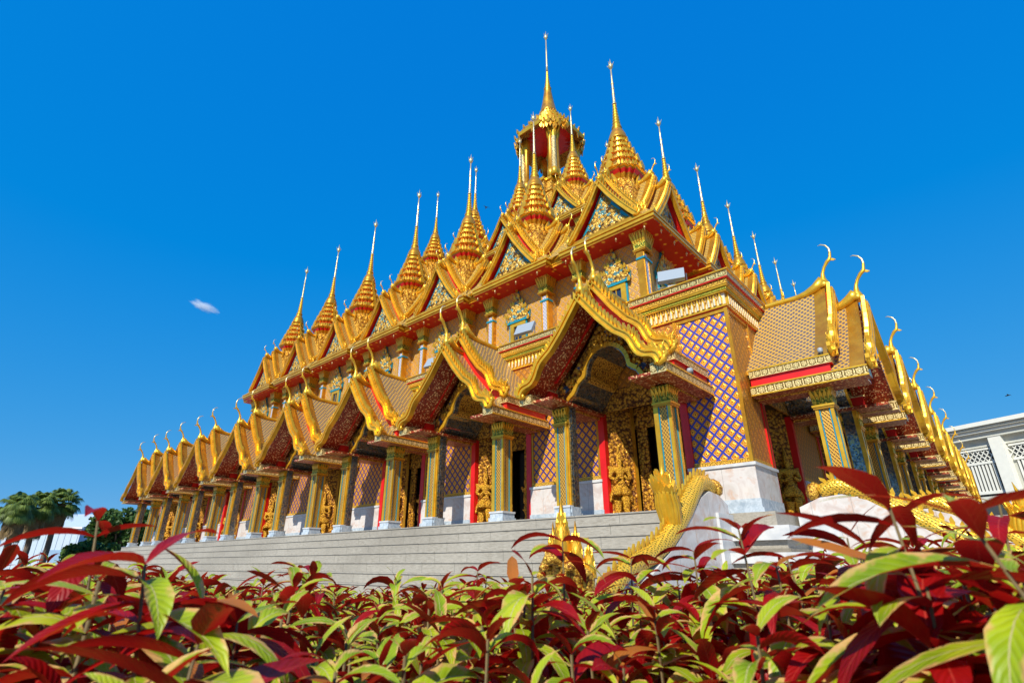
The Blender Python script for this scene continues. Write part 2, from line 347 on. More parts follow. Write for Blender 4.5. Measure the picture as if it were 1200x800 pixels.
    def build(s, name, parent=None, mat=None, loc=(0, 0, 0), rz=0):
        me = bpy.data.meshes.new(name); me.from_pydata(s.v, [], s.f)
        for k in s.keys: me.materials.append(MATS[k])
        me.polygons.foreach_set('material_index', s.m); me.polygons.foreach_set('use_smooth', s.sm)
        auto_uv(me); me.validate(); me.update()
        o = bpy.data.objects.new(name, me); COL.objects.link(o); o.location = loc; o.rotation_euler = (0, 0, rz)
        if parent: o.parent = parent
        return o

def auto_uv(me):
    uvl = me.uv_layers.new(name='UVMap'); nl = len(me.loops); co = np.zeros(len(me.vertices) * 3); me.vertices.foreach_get('co', co); co = co.reshape(-1, 3)
    vi = np.zeros(nl, int); me.loops.foreach_get('vertex_index', vi)
    npg = len(me.polygons); nr = np.zeros(npg * 3); me.polygons.foreach_get('normal', nr); nr = nr.reshape(-1, 3)
    lt = np.zeros(npg, int); me.polygons.foreach_get('loop_total', lt); ln = np.repeat(nr, lt, axis=0)
    h = np.hypot(ln[:, 0], ln[:, 1]); flat = h < .12
    tx = np.stack([-ln[:, 1], ln[:, 0], np.zeros(nl)], 1) / np.maximum(h, 1e-6)[:, None]
    sgn = np.where(np.abs(tx[:, 0]) > np.abs(tx[:, 1]), np.sign(tx[:, 0]), np.sign(tx[:, 1]))[:, None]; tx = tx * sgn
    tx[flat] = (1, 0, 0); ty = np.cross(ln, tx)
    P = co[vi]; uv = np.stack([(P * tx).sum(1), (P * ty).sum(1)], 1)
    uvl.data.foreach_set('uv', uv.ravel())

def empty(name, loc=(0, 0, 0), rz=0, parent=None):
    o = bpy.data.objects.new(name, None); COL.objects.link(o); o.location = loc; o.rotation_euler = (0, 0, rz)
    o.empty_display_size = .3
    if parent: o.parent = parent
    return o
def tag(o, label=None, cat=None, group=None, kind=None):
    for k, v in (('label', label), ('category', cat), ('group', group), ('kind', kind)):
        if v: o[k] = v
    return o
def copy_tree(o, parent=None, loc=None, rz=None):
    c = o.copy(); COL.objects.link(c); c.parent = parent
    if loc is not None: c.location = loc
    if rz is not None: c.rotation_euler = (0, 0, rz)
    for ch in list(o.children): copy_tree(ch, c)
    return c
def mesh_obj(name, V, F, mats, smooth=False, uv=None, parent=None, midx=None, loc=(0, 0, 0)):
    """V (n,3), F (m,4) quads by numpy"""
    me = bpy.data.meshes.new(name); n = len(F); k = F.shape[1]
    me.vertices.add(len(V)); me.vertices.foreach_set('co', V.astype(np.float32).ravel())
    me.loops.add(n * k); me.loops.foreach_set('vertex_index', F.astype(np.int32).ravel())
    me.polygons.add(n); me.polygons.foreach_set('loop_start', np.arange(0, n * k, k, dtype=np.int32))
    try: me.polygons.foreach_set('loop_total', np.full(n, k, dtype=np.int32))
    except Exception: pass
    for m in mats: me.materials.append(MATS[m])
    if midx is not None: me.polygons.foreach_set('material_index', midx.astype(np.int32))
    me.polygons.foreach_set('use_smooth', np.full(n, smooth))
    me.update(calc_edges=True)
    if uv is not None:
        l = me.uv_layers.new(name='UVMap'); l.data.foreach_set('uv', uv[F.ravel()].astype(np.float32).ravel())
    me.validate()
    o = bpy.data.objects.new(name, me); COL.objects.link(o); o.location = loc
    if parent: o.parent = parent
    return o

# ------------------------------------------------------------------ layout numbers (metres, eye level is z = 0)
CX, CY = 12.78, 4.09            # outer wall corner nearest the camera
FL = 1.06                       # gallery floor
PITCH_B = 5.2                   # porch and roof pavilion pitch
HALF = 2.71                     # corner to first porch centre
SIDE = 2 * HALF + 7 * PITCH_B   # 41.8
GZ = -1.25
RA, RB = -math.pi / 2, 0.0      # local frame: x along the wall, -y outward.  A faces -X, B faces -Y
def on_a(k, off=HALF, y=0): return (CX - y, CY + off + k * PITCH_B)
def on_b(k, off=HALF, y=0): return (CX + off + k * PITCH_B, CY - y)

# ------------------------------------------------------------------ ground
g = MB(); g.face([(-900, -900, GZ), (1500, -900, GZ), (1500, 1500, GZ), (-900, 1500, GZ)], 'paving'); tag(g.build('ground'), kind='structure')

temple = empty('temple', (CX + SIDE / 2, CY + SIDE / 2, GZ))
tag(temple, 'large ornate golden temple with rows of gabled porches and many spires', 'temple')
def tp(o):                      # parent to the temple keeping world placement
    o.parent = temple; o.location = Vector(o.location) - temple.location; return o

# ------------------------------------------------------------------ stairs, plinth, floors
def stairs(name, la, lb, rz, org):
    m = MB(); n = 9
    for i in range(n):
        zt = FL - .25 * i; y0 = -2.0 - .4 * i
        m.box(la, lb, y0, 0.2 if i == 0 else y0 + .42, zt - .249, zt - .03, 'step_stone')
        m.box(la, lb, y0 - .025, 0.2 if i == 0 else y0 + .42, zt - .03, zt, 'step_stone', bot='step_dark')  # underside coloured darker as the shadow line below each nosing
    o = m.build(name, rz=rz, loc=(org[0], org[1], 0)); return tp(o)
# local x of side A runs towards -Y, so the span is negative
stairs('stair_flight', -(SIDE - 1.0), -1.05, RA, (CX, CY))
stairs('stair_flight', 1.35, SIDE - 1.0, RB, (CX, CY))
# plinth mouldings round the corner
m = MB()
def ell(off, z0, z1, mat, reach=1.05, top=None):
    m.box(CX - off, CX + 1.3, CY - off, CY + .95, z0, z1, mat, top=top)
ell(.12, FL - .02, FL + .10, 'marble_blue')
ell(.42, .74, FL - .02, 'step_stone', top='marble_blue')
ell(.72, .46, .74, 'marble_white'); ell(.60, .30, .46, 'dark_gap' if False else 'step_stone')
ell(.66, .22, .30, 'step_dark'); ell(.98, .02, .22, 'marble_white'); ell(.88, -.3, .02, 'step_stone'); ell(1.15, -.5, -.3, 'marble_white'); ell(1.1, GZ, -.5, 'step_stone')
tp(m.build('plinth'))
m = MB(); m.box(CX + .2, CX + SIDE, CY + .2, CY + SIDE, GZ, FL - .01, 'step_stone'); tp(m.build('floor_slab'))

# ------------------------------------------------------------------ outer wall panels
def wall_panel(name, x0, x1, corner=False):
    m = MB()
    m.box(x0, x1, 0, .5, 2.16, 6.1, 'lattice_mix')
    for xa, xb in ((x0 - .004, x0 + .07), (x1 - .07, x1 + .004)): m.box(xa, xb, -.025, .3, 2.165, 6.1, 'gold')
    m.box(x0 - .002, x1 + .002, -.03, .3, 2.16, 2.27, 'frieze_leaf')
    m.box(x0 - .002, x1 + .002, -.028, .3, 6.0, 6.1, 'gold')
    return m
def dado(x0, x1):
    m = MB(); m.box(x0 - .03, x1 + .03, -.06, .5, FL + .30, 2.09, 'marble'); m.box(x0 - .05, x1 + .05, -.09, .5, 2.09, 2.16, 'marble_white')
    m.box(x0 - .05, x1 + .05, -.08, .5, FL - .005, FL + .30, 'marble_blue'); return m
wp = wall_panel('wall_panel', -1.25, 1.25); wpo = wp.build('wall_panel'); dd = dado(-1.25, 1.25).build('marble_dado', wpo)
first = True
for side, fn, rz in (('a', on_a, RA), ('b', on_b, RB)):
    for k in range(7):
        x, y = fn(k, HALF + PITCH_B / 2)
        if side == 'b' and k == 0:
            m_ = wall_panel('wall_panel', -1.25, 1.25); m_.m = [m_.mi('lattice_dim') if m_.keys[q] == 'lattice_mix' else q for q in m_.m]
            wpo = m_.build('wall_panel'); dd_ = dd.copy(); COL.objects.link(dd_); dd_.parent = wpo; first = True
        if first: wpo.location = (x, y, 0); wpo.rotation_euler.z = rz; o = wpo; first = False
        else: o = copy_tree(wpo, None, (x, y, 0), rz)
        tp(o)
# corner blocks (near corner, then the far ends of both sides)
def corner_block(cx, cy, sx, sy):
    w = 1.42; m = MB(); x0, x1 = sorted((cx, cx + sx * w)); y0, y1 = sorted((cy, cy + sy * w))
    m.box(x0, x1, y0, y1, 2.16, 6.1, 'lattice_blue')
    m.f_mat(-6, 2, 'lattice_dim')  # -Y face takes the tone painted for grazing light
    for ax in (x0, x1):
        for ay in (y0, y1): m.box(ax - .045, ax + .045, ay - .045, ay + .045, 2.16, 6.1, 'gold')
    m.box(x0 - .03, x1 + .03, y0 - .03, y1 + .03, 2.16, 2.27, 'frieze_leaf'); m.box(x0 - .03, x1 + .03, y0 - .03, y1 + .03, 6.0, 6.1, 'gold')
    o = m.build('wall_panel'); tp(o)
    m = MB(); m.box(x0 - .06, x1 + .06, y0 - .06, y1 + .06, FL + .30, 2.09, 'marble'); m.box(x0 - .1, x1 + .1, y0 - .1, y1 + .1, 2.09, 2.16, 'marble_white')
    m.box(x0 - .08, x1 + .08, y0 - .08, y1 + .08, FL - .005, FL + .30, 'marble_blue'); d = m.build('marble_dado', o); d.location = -Vector(temple.location) - Vector(o.location) if False else (0, 0, 0)
corner_block(CX, CY, 1, 1); corner_block(CX, CY + SIDE, 1, -1); corner_block(CX + SIDE, CY, -1, 1)
# gallery cornice: one ring of mouldings per side
def cornice(L, rz):
    m = MB(); e = .0
    def band(off, z0, z1, mat, top=None): m.box(-off, L + off, -off, .6, z0, z1, mat, top=top)
    band(.05, 6.1, 6.15, 'red_paint'); band(.03, 6.15, 6.52, 'silver_dentil'); band(.08, 6.12, 6.18, 'gold_bright')
    n = int(L / .15)
    for i in range(n):
        x = (i + .5) * L / n
        m.prism([(x - .042, 6.185), (x + .042, 6.185), (x + .055, 6.38), (x, 6.51), (x - .055, 6.38)], -.10, -.03, 'gold_bright')
        m.prism([(x - .02, 6.185), (x + .02, 6.185), (x + .025, 6.34), (x, 6.42), (x - .025, 6.34)], -.115, -.10, 'silver_dentil')
        m.prism([(x + .058, 6.51), (x + .092, 6.51), (x + .075, 6.36)], -.09, -.03, 'gold')
    band(.12, 6.52, 6.56, 'gold_bright'); band(.14, 6.56, 6.64, 'frieze_green'); band(.18, 6.64, 6.69, 'gold_bright'); band(.20, 6.69, 6.83, 'frieze_row')
    band(.25, 6.83, 6.86, 'red_paint'); band(.26, 6.86, 7.03, 'frieze_top'); band(.30, 7.03, 7.06, 'gold_bright')
    return m
m = cornice(SIDE, RB); o = m.build('cornice', loc=(CX, CY, 0)); tp(o)
# side A: mirror by building along -x
m2 = MB(); m2.v = [(-x, y, z) for x, y, z in m.v]; m2.f = [f[::-1] for f in m.f]; m2.m = m.m; m2.sm = m.sm; m2.keys = m.keys
# lift side A by 2 mm so the corner never shares a plane
m2.v = [(x + (.002 if x > -1 else 0), y + .0015, z + .0012) for x, y, z in m2.v]
o = m2.build('cornice', loc=(CX, CY, 0), rz=RA); tp(o)
m = MB(); m.box(CX + .3, CX + SIDE, CY + .3, CY + SIDE, 6.3, 6.995, 'gold'); tp(m.build('terrace'))
m = MB(); m.box(CX + 2.6, CX + SIDE - .5, CY + 2.6, CY + SIDE - .5, FL, 6.25, 'dark_door'); tp(m.build('inner_hall'))  # solid block, its dark colour stands for the unlit interior

# ------------------------------------------------------------------ helper shapes
def halfprof(hw, zf, za, dip=.5):
    return [(0, za), (hw * .30, za - (za - zf) * .36), (hw * .60, za - (za - zf) * .655), (hw * .84, za - (za - zf) * .87), (hw, zf)]
def roof_slopes(m, hw, zf, za, y0, y1, ridge=.0, tile='roof_tile', under='glitter_board', th=.09, sweep=.22):
    """both slopes of one roof tier from y0 (front) to y1 (back); ridge sweeps up at the front"""
    ys = [y0, y0 + .10, y0 + .30, y0 + .32 + (y1 - y0 - .32) * .35, y0 + .32 + (y1 - y0 - .32) * .7, y1]
    for sx in (-1, 1):
        P = halfprof(hw, zf, za); G = []
        for y in ys:
            tt = max(0, 1 - (y - y0) / .55); row = []
            for i, (x, z) in enumerate(P): row.append((sx * x, y, z + sweep * tt * tt * (1 - i / 4) ** 2))
            G.append(row)
        for j in range(len(ys) - 1):
            for i in range(4):
                q = [G[j][i], G[j][i + 1], G[j + 1][i + 1], G[j + 1][i]]
                mt = 'gold' if (j == 0 or j == 1 or i == 3 and False) else tile
                if sx > 0: m.face(q, mt)
                else: m.face(q[::-1], mt)
                qb = [(a[0] * (1 - .00), a[1], a[2] - th) for a in q]
                m.face(qb[::-1] if sx > 0 else qb, under)
        # edges at front and at the eave
        for i in range(4):
            a, b_ = G[0][i], G[0][i + 1]; q = [a, b_, (b_[0], b_[1], b_[2] - th), (a[0], a[1], a[2] - th)]; m.face(q if sx < 0 else q[::-1], 'gold')
        for j in range(len(ys) - 1):
            a, b_ = G[j][4], G[j + 1][4]; q = [a, b_, (b_[0], b_[1], b_[2] - th), (a[0], a[1], a[2] - th)]; m.face(q if sx < 0 else q[::-1], 'gold')
    # ridge cap
    pth = []; rd = []
    for y in np.linspace(y1, y0, 9):
        tt = max(0, 1 - (y - y0) / .75); pth.append((0, y, za + .03 + .30 * tt ** 2.2)); rd.append(.085 + .085 * tt)
    m.tube(pth, rd, 8, 'gold_bright')
def bargeboard(m, hw, zf, za, y, w=.11, th=.13, teeth=24, tooth=.20, curl=True, lobes=True, mat='gold_bright'):
    """raking board with flame teeth on its back and an upturned end; in the plane y"""
    for sx in (-1, 1):
        P = halfprof(hw, zf, za); pts = []
        n = 22
        for i in range(n + 1):
            s = i / n * 4; k = min(3, int(s)); f = s - k
            pts.append(Vector((P[k][0] + (P[k + 1][0] - P[k][0]) * f, 0, P[k][1] + (P[k + 1][1] - P[k][1]) * f)))
        out = []; inn = []
        for i, p in enumerate(pts):
            t_ = (pts[min(n, i + 1)] - pts[max(0, i - 1)]).normalized(); nn = Vector((-t_.z, 0, t_.x))
            if nn.z < 0: nn = -nn
            s = i / n; wob = 0
            wv = (.07 * math.sin((s - .42) / .58 * 2 * math.pi * 1.5) * (1 if s > .42 else 0)) if lobes else 0
            out.append(p + nn * (.06 + wv)); inn.append(p - nn * (w - wv))
        for i in range(n):
            q = [out[i], out[i + 1], inn[i + 1], inn[i]]; poly = [(sx * a.x, a.z) for a in q]
            m.prism(poly, y - th, y, mat)
            # raised rims
            r1 = [out[i], out[i + 1], out[i + 1].lerp(inn[i + 1], .22), out[i].lerp(inn[i], .22)]; m.prism([(sx * a.x, a.z) for a in r1], y - th - .04, y - th + .01, mat)
            r2 = [inn[i].lerp(out[i], .26), inn[i + 1].lerp(out[i + 1], .26), inn[i + 1], inn[i]]; m.prism([(sx * a.x, a.z) for a in r2], y - th - .05, y - th + .01, mat)
        for i in range(teeth):
            s = (i + .6) / (teeth + .3) * n; k = min(n - 1, int(s)); p = out[k].lerp(out[k + 1], s - k)
            t_ = (out[k + 1] - out[k]).normalized(); nn = Vector((-t_.z, 0, t_.x)); nn = nn if nn.z > 0 else -nn
            tip = p + nn * tooth * .8 - t_ * tooth * .75
            m.leafspike((sx * p.x, y - th * .5, p.z), (sx * tip.x, y - th * .75, tip.z), tooth * .27, th * .28, (sx * t_.x, 0, t_.z), mat)
        if curl:   # upturned naga-like end
            e = pts[-1]; base = (sx * (e.x - .02), y - th * .5, e.z)
            C = [(-.12, .0), (.0, -.03), (.10, .02), (.13, .13), (.06, .23), (.09, .34), (.17, .46)]
            m.tube([(base[0] + sx * a, base[1], base[2] + b_) for a, b_ in C], [.075, .085, .075, .055, .04, .025, .005], 7, mat, flat=.7)
            for a, b_, h in ((-.06, .10, .28), (-.20, .26, .24), (.10, .03, .18)):
                m.leafspike((base[0] + sx * a, base[1], base[2] + b_), (base[0] + sx * (a + .10), base[1], base[2] + b_ + h), .06, .04, (1, 0, 0), mat)
def chofa(m, y, z, sc=1.0, mat='gold_bright', tipmat='finial_silver'):
    C = [(0, -.05, .15), (0, .03, .17), (0, .12, .15), (.005, .24, .085), (.03, .40, .055), (.10, .56, .05), (.20, .70, .062), (.285, .765, .07), (.30, .83, .045), (.325, .97, .038), (.32, 1.10, .032), (.26, 1.22, .026), (.15, 1.29, .018), (.08, 1.28, .006)]
    m.tube([(0, y - a * sc, z + b_ * sc) for a, b_, r in C], [r * sc * .82 for a, b_, r in C], 8, mat, mats=[mat] * 9 + [tipmat] * 4)
    m.leafspike((0, y - .30 * sc, z + .74 * sc), (0, y - .42 * sc, z + .70 * sc), .035 * sc, .02 * sc, (0, 0, 1), mat)
def capital(m, cx, cy, z0, z1, h0, h1, mat='green_gold_relief'):
    m.box(cx - h0 - .03, cx + h0 + .03, cy - h0 - .03, cy + h0 + .03, z0 - .1, z0 - .05, 'gold'); m.box(cx - h0 - .05, cx + h0 + .05, cy - h0 - .05, cy + h0 + .05, z0 - .05, z0, 'gold_bright')
    m.rings([[(cx + a * h, cy + b_ * h, z) for a, b_ in ((-1, -1), (1, -1), (1, 1), (-1, 1))] for h, z in ((h0, z0), (h0 * .95, z0 + (z1 - z0) * .4), (h1, z1))], mat, False)
    for row, (za, zb, r0, r1) in enumerate(((z0, z0 + (z1 - z0) * .55, h0, h0 + .03), (z0 + (z1 - z0) * .3, z1 - .01, h0, h1 + .02))):
        for sx, sy in ((1, 0), (-1, 0), (0, 1), (0, -1)):
            for q in (-.8, -.4, 0, .4, .8):
                px, py = sx * r0 + (sy != 0) * q * r0, sy * r0 + (sx != 0) * q * r0
                qx, qy = sx * r1 + (sy != 0) * q * r1 * 1.08, sy * r1 + (sx != 0) * q * r1 * 1.08
                m.leafspike((cx + px, cy + py, za), (cx + qx, cy + qy, zb), h0 * .2, .015, (abs(sy), abs(sx), 0), 'gold_bright' if row else 'green_gold_relief')

# ------------------------------------------------------------------ gallery porch (local: x along wall, -y outward, wall face at y = 0)
def make_porch():
    root = empty('porch')
    YF, YM, YP = -2.58, -1.88, -1.48         # front tier, back tier, pillar line
    r = MB()
    roof_slopes(r, 2.02, 4.08, 6.34, YF + .05, YM + .25)
    roof_slopes(r, 1.96, 4.54, 6.99, YM, .02)
    for sx in (-1, 1):                       # eave beams: two tiers with a red strip between
        a, b_ = sorted((sx * 1.72, sx * 2.10)); r.box(a, b_, YF, -.062, 3.84, 4.09, 'frieze_beam', bot='glitter_board')
        a, b_ = sorted((sx * 1.62, sx * 1.97)); r.box(a, b_, YM + .02, -.061, 4.09, 4.32, 'red_paint')
        a, b_ = sorted((sx * 1.62, sx * 2.03)); r.box(a, b_, YM - .04, -.063, 4.32, 4.52, 'frieze_beam_top', bot='red_paint')
        for zz in (3.85, 4.065): 
            a, b_ = sorted((sx * 2.09, sx * 2.118)); r.box(a, b_, YF - .005, -.07, zz - .012, zz + .02, 'gold_bright')
        a, b_ = sorted((sx * 2.02, sx * 2.045)); r.box(a, b_, YM - .045, -.07, 4.5, 4.535, 'gold_bright')
        a, b_ = sorted((sx * 1.10, sx * 1.74)); r.box(a, b_, YF + .12, -.065, 3.88, 3.95, 'glitter_board')   # soffit boards
    r.build('porch_roof', root)
    b = MB(); bargeboard(b, 2.02, 4.08, 6.34, YF); b.build('bargeboard', root)
    b = MB(); bargeboard(b, 1.98, 4.56, 7.0, YM - .02); 
    # red boarding behind the back bargeboard
    P = halfprof(1.93, 4.5, 6.95); b.prism([(x, z) for x, z in P] + [(1.4, 4.5)] + [(0, 6.1)] + [(-1.4, 4.5)] + [(-x, z) for x, z in P[::-1][:-1]], YM, YM + .04, 'red_paint'); b.build('bargeboard', root)
    b = MB(); chofa(b, YF + .02, 6.50); b.build('roof_finial', root)
    b = MB(); chofa(b, YM + .0, 7.14); b.build('roof_finial', root)
    # pillars
    def pillar(x):
        m = MB(); h = .19; cy = YP
        m.box(x - .27, x + .27, cy - .27, cy + .27, FL, FL + .12, 'marble_blue'); m.box(x - .24, x + .24, cy - .24, cy + .24, FL + .12, FL + .24, 'marble_blue'); m.box(x - .26, x + .26, cy - .26, cy + .26, FL + .24, FL + .29, 'marble_white')
        z0, z1 = FL + .29, 3.42
        m.box(x - h + .03, x + h - .03, cy - h + .03, cy + h - .03, z0, z1, 'pillar_mosaic')
        for sx in (-1, 1):
            for sy in (-1, 1):
                m.box(x + sx * (h - .03) - .035, x + sx * (h - .03) + .035, cy + sy * (h - .03) - .035, cy + sy * (h - .03) + .035, z0, z1, 'gold_bright')
            m.box(x + sx * (h - .085) - .013, x + sx * (h - .085) + .013, cy - h + .012, cy + h - .012, z0, z1, 'teal_glass')
            m.box(x - h + .012, x + h - .012, cy + sx * (h - .085) - .013, cy + sx * (h - .085) + .013, z0, z1, 'teal_glass')
        capital(m, x, cy, 3.46, 3.84, h + .0, h + .035)
        return m.build('pillar', root)
    pillar(1.47); pillar(-1.47)
    # multi-lobed arch: frame, tympanum above, mirror vault behind
    half = [(1.24, FL), (1.24, 3.92), (1.22, 4.02), (1.12, 4.10), (1.02, 4.16), (.95, 4.26), (.86, 4.42), (.74, 4.50), (.655, 4.56)]
    arc = [(.62 * math.cos(a), 4.62 + .64 * math.sin(a)) for a in np.linspace(.02, math.pi / 2, 9)]
    L = half + arc; full = L + [(-x, z) for x, z in L[::-1][1:]]
    m = MB(); up = [p for p in full if p[1] > 3.9]
    # tympanum: strips between arch line and roof line
    for i in range(len(up) - 1):
        (x0, z0), (x1, z1) = up[i], up[i + 1]
        def rz_(x):
            P = halfprof(1.86, 4.0, 6.3); x = abs(x)
            for (a, za), (c_, zc) in zip(P, P[1:]):
                if a <= x <= c_: return za + (zc - za) * (x - a) / (c_ - a)
            return 4.0
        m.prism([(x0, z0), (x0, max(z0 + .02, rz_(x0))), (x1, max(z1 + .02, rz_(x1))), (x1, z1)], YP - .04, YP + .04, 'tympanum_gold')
    for sx in (-1, 1): m.prism([(sx * 1.24, 3.9), (sx * 1.24, 4.95), (sx * 1.86, 4.0), (sx * 1.9, 3.86)], YP - .045, YP + .035, 'tympanum_gold')
    for k in range(40):                      # scroll bosses on the tympanum
        a = random.uniform(-1, 1); x = a * 1.25; zt = 5.42 + random.uniform(-.02, .5) * (1 - abs(a) * .5) - abs(a) * 1.02 - .12 * (abs(a) > .5); 
        m.lathe([(.0, -.06), (.05, -.03), (.06, 0), (.035, .05), (0, .09)], 6, (x, YP - .05, zt), 'gold_bright')
    m.build('tympanum', root)
    m = MB()
    for i in range(len(full) - 1):
        (x0, z0), (x1, z1) = full[i], full[i + 1]; d = Vector((x1 - x0, z1 - z0)); n = Vector((-d.y, d.x)).normalized()
        if n.dot(Vector(((x0 + x1) / 2, (z0 + z1) / 2 - 3.5))) < 0: n = -n
        n_out, n_in = n * .075, -n * .0
        q = [(x0, z0), (x1, z1), (x1 + n.x * .11, z1 + n.y * .11), (x0 + n.x * .11, z0 + n.y * .11)]
        m.prism(q, YP - .20 if z0 < 3.9 else YP - .15, YP - .045, 'gold_bright')
        q = [(x0, z0), (x1, z1), (x1 - n.x * .03, z1 - n.y * .03), (x0 - n.x * .03, z0 - n.y * .03)]
        m.prism(q, YP - .10, YP + .06, 'mirror_mosaic')
    for sx in (-1, 1):                       # mirror faced inner posts
        a, b_ = sorted((sx * 1.20, sx * 1.29)); m.box(a, b_, YP - .04, YP + .16, FL + .02, 3.9, 'mirror_mosaic')
        a, b_ = sorted((sx * 1.19, sx * 1.36)); m.box(a, b_, YP - .20, YP + .18, FL, FL + .26, 'marble_blue')
    m.build('arch_frame', root)
    m = MB()
    for i in range(len(up) - 1):
        (x0, z0), (x1, z1) = up[i], up[i + 1]
        mt = 'mirror_mosaic' if min(z0, z1) < 4.5 or abs(x0 + x1) < .7 else 'gold_relief_fine'
        a, b_, c_, d_ = (x0, YP + .05, z0), (x1, YP + .05, z1), (x1, -.05, z1), (x0, -.05, z0); m.face([a, b_, c_, d_], mt)
        m.face([(x0, YP + .05, z0 + .05), (x0, -.05, z0 + .05), (x1, -.05, z1 + .05), (x1, YP + .05, z1 + .05)], 'mirror_mosaic')
    for sx in (-1, 1):
        a, b_ = sorted((sx * 1.255, sx * 1.70)); m.box(a, b_, YP + .05, -.066, 3.80, 3.87, 'gold_relief_fine', bot='glitter_board')
        a, b_ = sorted((sx * 1.26, sx * 1.64)); m.box(a, b_, YP + .06, -.067, 3.87, 3.879, 'red_paint')
    m.build('vault', root)
    return root
porch0 = make_porch()
# ------------------------------------------------------------------ guardian relief figure (one skinned body)
def skin_figure(name, joints, edges, root=0, mat='gold', sub=1):
    me = bpy.data.meshes.new(name); me.from_pydata([j[:3] for j in joints], edges, []); o = bpy.data.objects.new(name, me); COL.objects.link(o)
    md = o.modifiers.new('Skin', 'SKIN'); md.use_smooth_shade = True
    sk = me.skin_vertices[0].data
    for i, j in enumerate(joints): sk[i].radius = (j[3], j[4] if len(j) > 4 else j[3]); sk[i].use_root = (i == root)
    s = o.modifiers.new('Sub', 'SUBSURF'); s.levels = sub; s.render_levels = sub
    dg = bpy.context.evaluated_depsgraph_get(); nm = bpy.data.meshes.new_from_object(o.evaluated_get(dg)); nm.name = name
    bpy.data.objects.remove(o); nm.materials.clear(); nm.materials.append(MATS[mat]); 
    if not nm.uv_layers: auto_uv(nm)
    r = bpy.data.objects.new(name, nm); COL.objects.link(r); return r
J = [(0, 0, .95, .17, .12), (0, 0, 1.15, .13, .10), (0, 0, 1.36, .20, .12), (0, 0, 1.50, .07), (0, -.03, 1.58, .095), (0, -.03, 1.70, .105), (0, 0, 1.80, .10), (0, 0, 1.92, .065), (0, 0, 2.06, .035), (0, 0, 2.20, .008),
     (.24, 0, 1.40, .08), (.33, -.02, 1.15, .065), (.20, -.16, 1.08, .05), (.06, -.22, 1.20, .045), (-.24, 0, 1.40, .08), (-.33, -.02, 1.15, .065), (-.20, -.16, 1.08, .05), (-.06, -.22, 1.20, .045),
     (.12, 0, .78, .16), (.13, -.02, .45, .15), (.13, 0, .16, .10), (.15, -.12, .05, .07), (-.12, 0, .78, .16), (-.13, -.02, .45, .15), (-.13, 0, .16, .10), (-.15, -.12, .05, .07),
     (.28, .02, .66, .09), (.34, .03, .42, .03), (-.28, .02, .66, .09), (-.34, .03, .42, .03), (.36, .02, 1.50, .03), (-.36, .02, 1.50, .03)]
Ed = [(0, 1), (1, 2), (2, 3), (3, 4), (4, 5), (5, 6), (6, 7), (7, 8), (8, 9), (2, 10), (10, 11), (11, 12), (12, 13), (2, 14), (14, 15), (15, 16), (16, 17), (0, 18), (18, 19), (19, 20), (20, 21), (0, 22), (22, 23), (23, 24), (24, 25), (18, 26), (26, 27), (22, 28), (28, 29), (10, 30), (14, 31)]
guard0 = skin_figure('guardian_relief', J, Ed, 0, 'guardian_gold')
# ------------------------------------------------------------------ doorway (local like the porch)
def make_doorway():
    root = empty('doorway'); m = MB()
    for sx in (-1, 1):
        a, b_ = sorted((sx * 1.15, sx * 1.345)); m.box(a, b_, -.045, .13, FL, 3.98, 'red_paint')
        # splayed carved reveal from the jamb back to the door
        x0, x1 = sx * 1.16, sx * .62; y1 = .75
        q = [(x0, .12), (x1, y1), (x1 + sx * .1, y1 + .05), (x0 + sx * .1, .17)]
        m.prism(q, FL, 4.2, 'carved_wood_gold', axis='z')
        for f in (.93,):
            px, py = x0 + (x1 - x0) * f, y1 * f; m.obox((px, py, (FL + 4.2) / 2), (.045, .045, (4.2 - FL) / 2), Matrix.Rotation(math.atan2(y1, x1 - x0), 3, 'Z'), 'gold')
    m.box(-1.4, 1.4, -.02, .04, 4.62, 6.1, 'lattice_dim'); m.box(-1.36, 1.36, -.03, .03, 4.0, 4.62, 'carved_wood_gold')
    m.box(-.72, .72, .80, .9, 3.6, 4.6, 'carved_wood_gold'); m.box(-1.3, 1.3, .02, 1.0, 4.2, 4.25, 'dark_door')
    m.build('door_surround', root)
    d = MB(); d.box(-.62, -.30, .86, .93, FL, 3.6, 'carved_wood_gold'); d.box(.30, .62, .86, .93, FL, 3.6, 'carved_wood_gold'); d.box(-.30, .30, 1.3, 1.32, FL, 3.6, 'dark_void'); d.build('door', root)  # near-black sheet between the leaves stands for the unlit opening
    for sx in (-1, 1):
        g_ = guard0.copy(); COL.objects.link(g_); g_.parent = root
        g_.location = (sx * .93, .26, FL + .12); g_.rotation_euler = (0, 0, -sx * math.atan2(.75, .63)); g_.scale = (.9, .8, .88)
    return root
door0 = make_doorway(); bpy.data.objects.remove(guard0)
for p0, name in ((porch0, 'p'), (door0, 'd')):
    first = True
    for fn, rz in ((on_a, RA), (on_b, RB)):
        for k in range(8):
            x, y = fn(k)
            if first: p0.location = (x, y, 0); p0.rotation_euler.z = rz; o = p0; first = False
            else: o = copy_tree(p0, None, (x, y, 0), rz)
            tp(o)

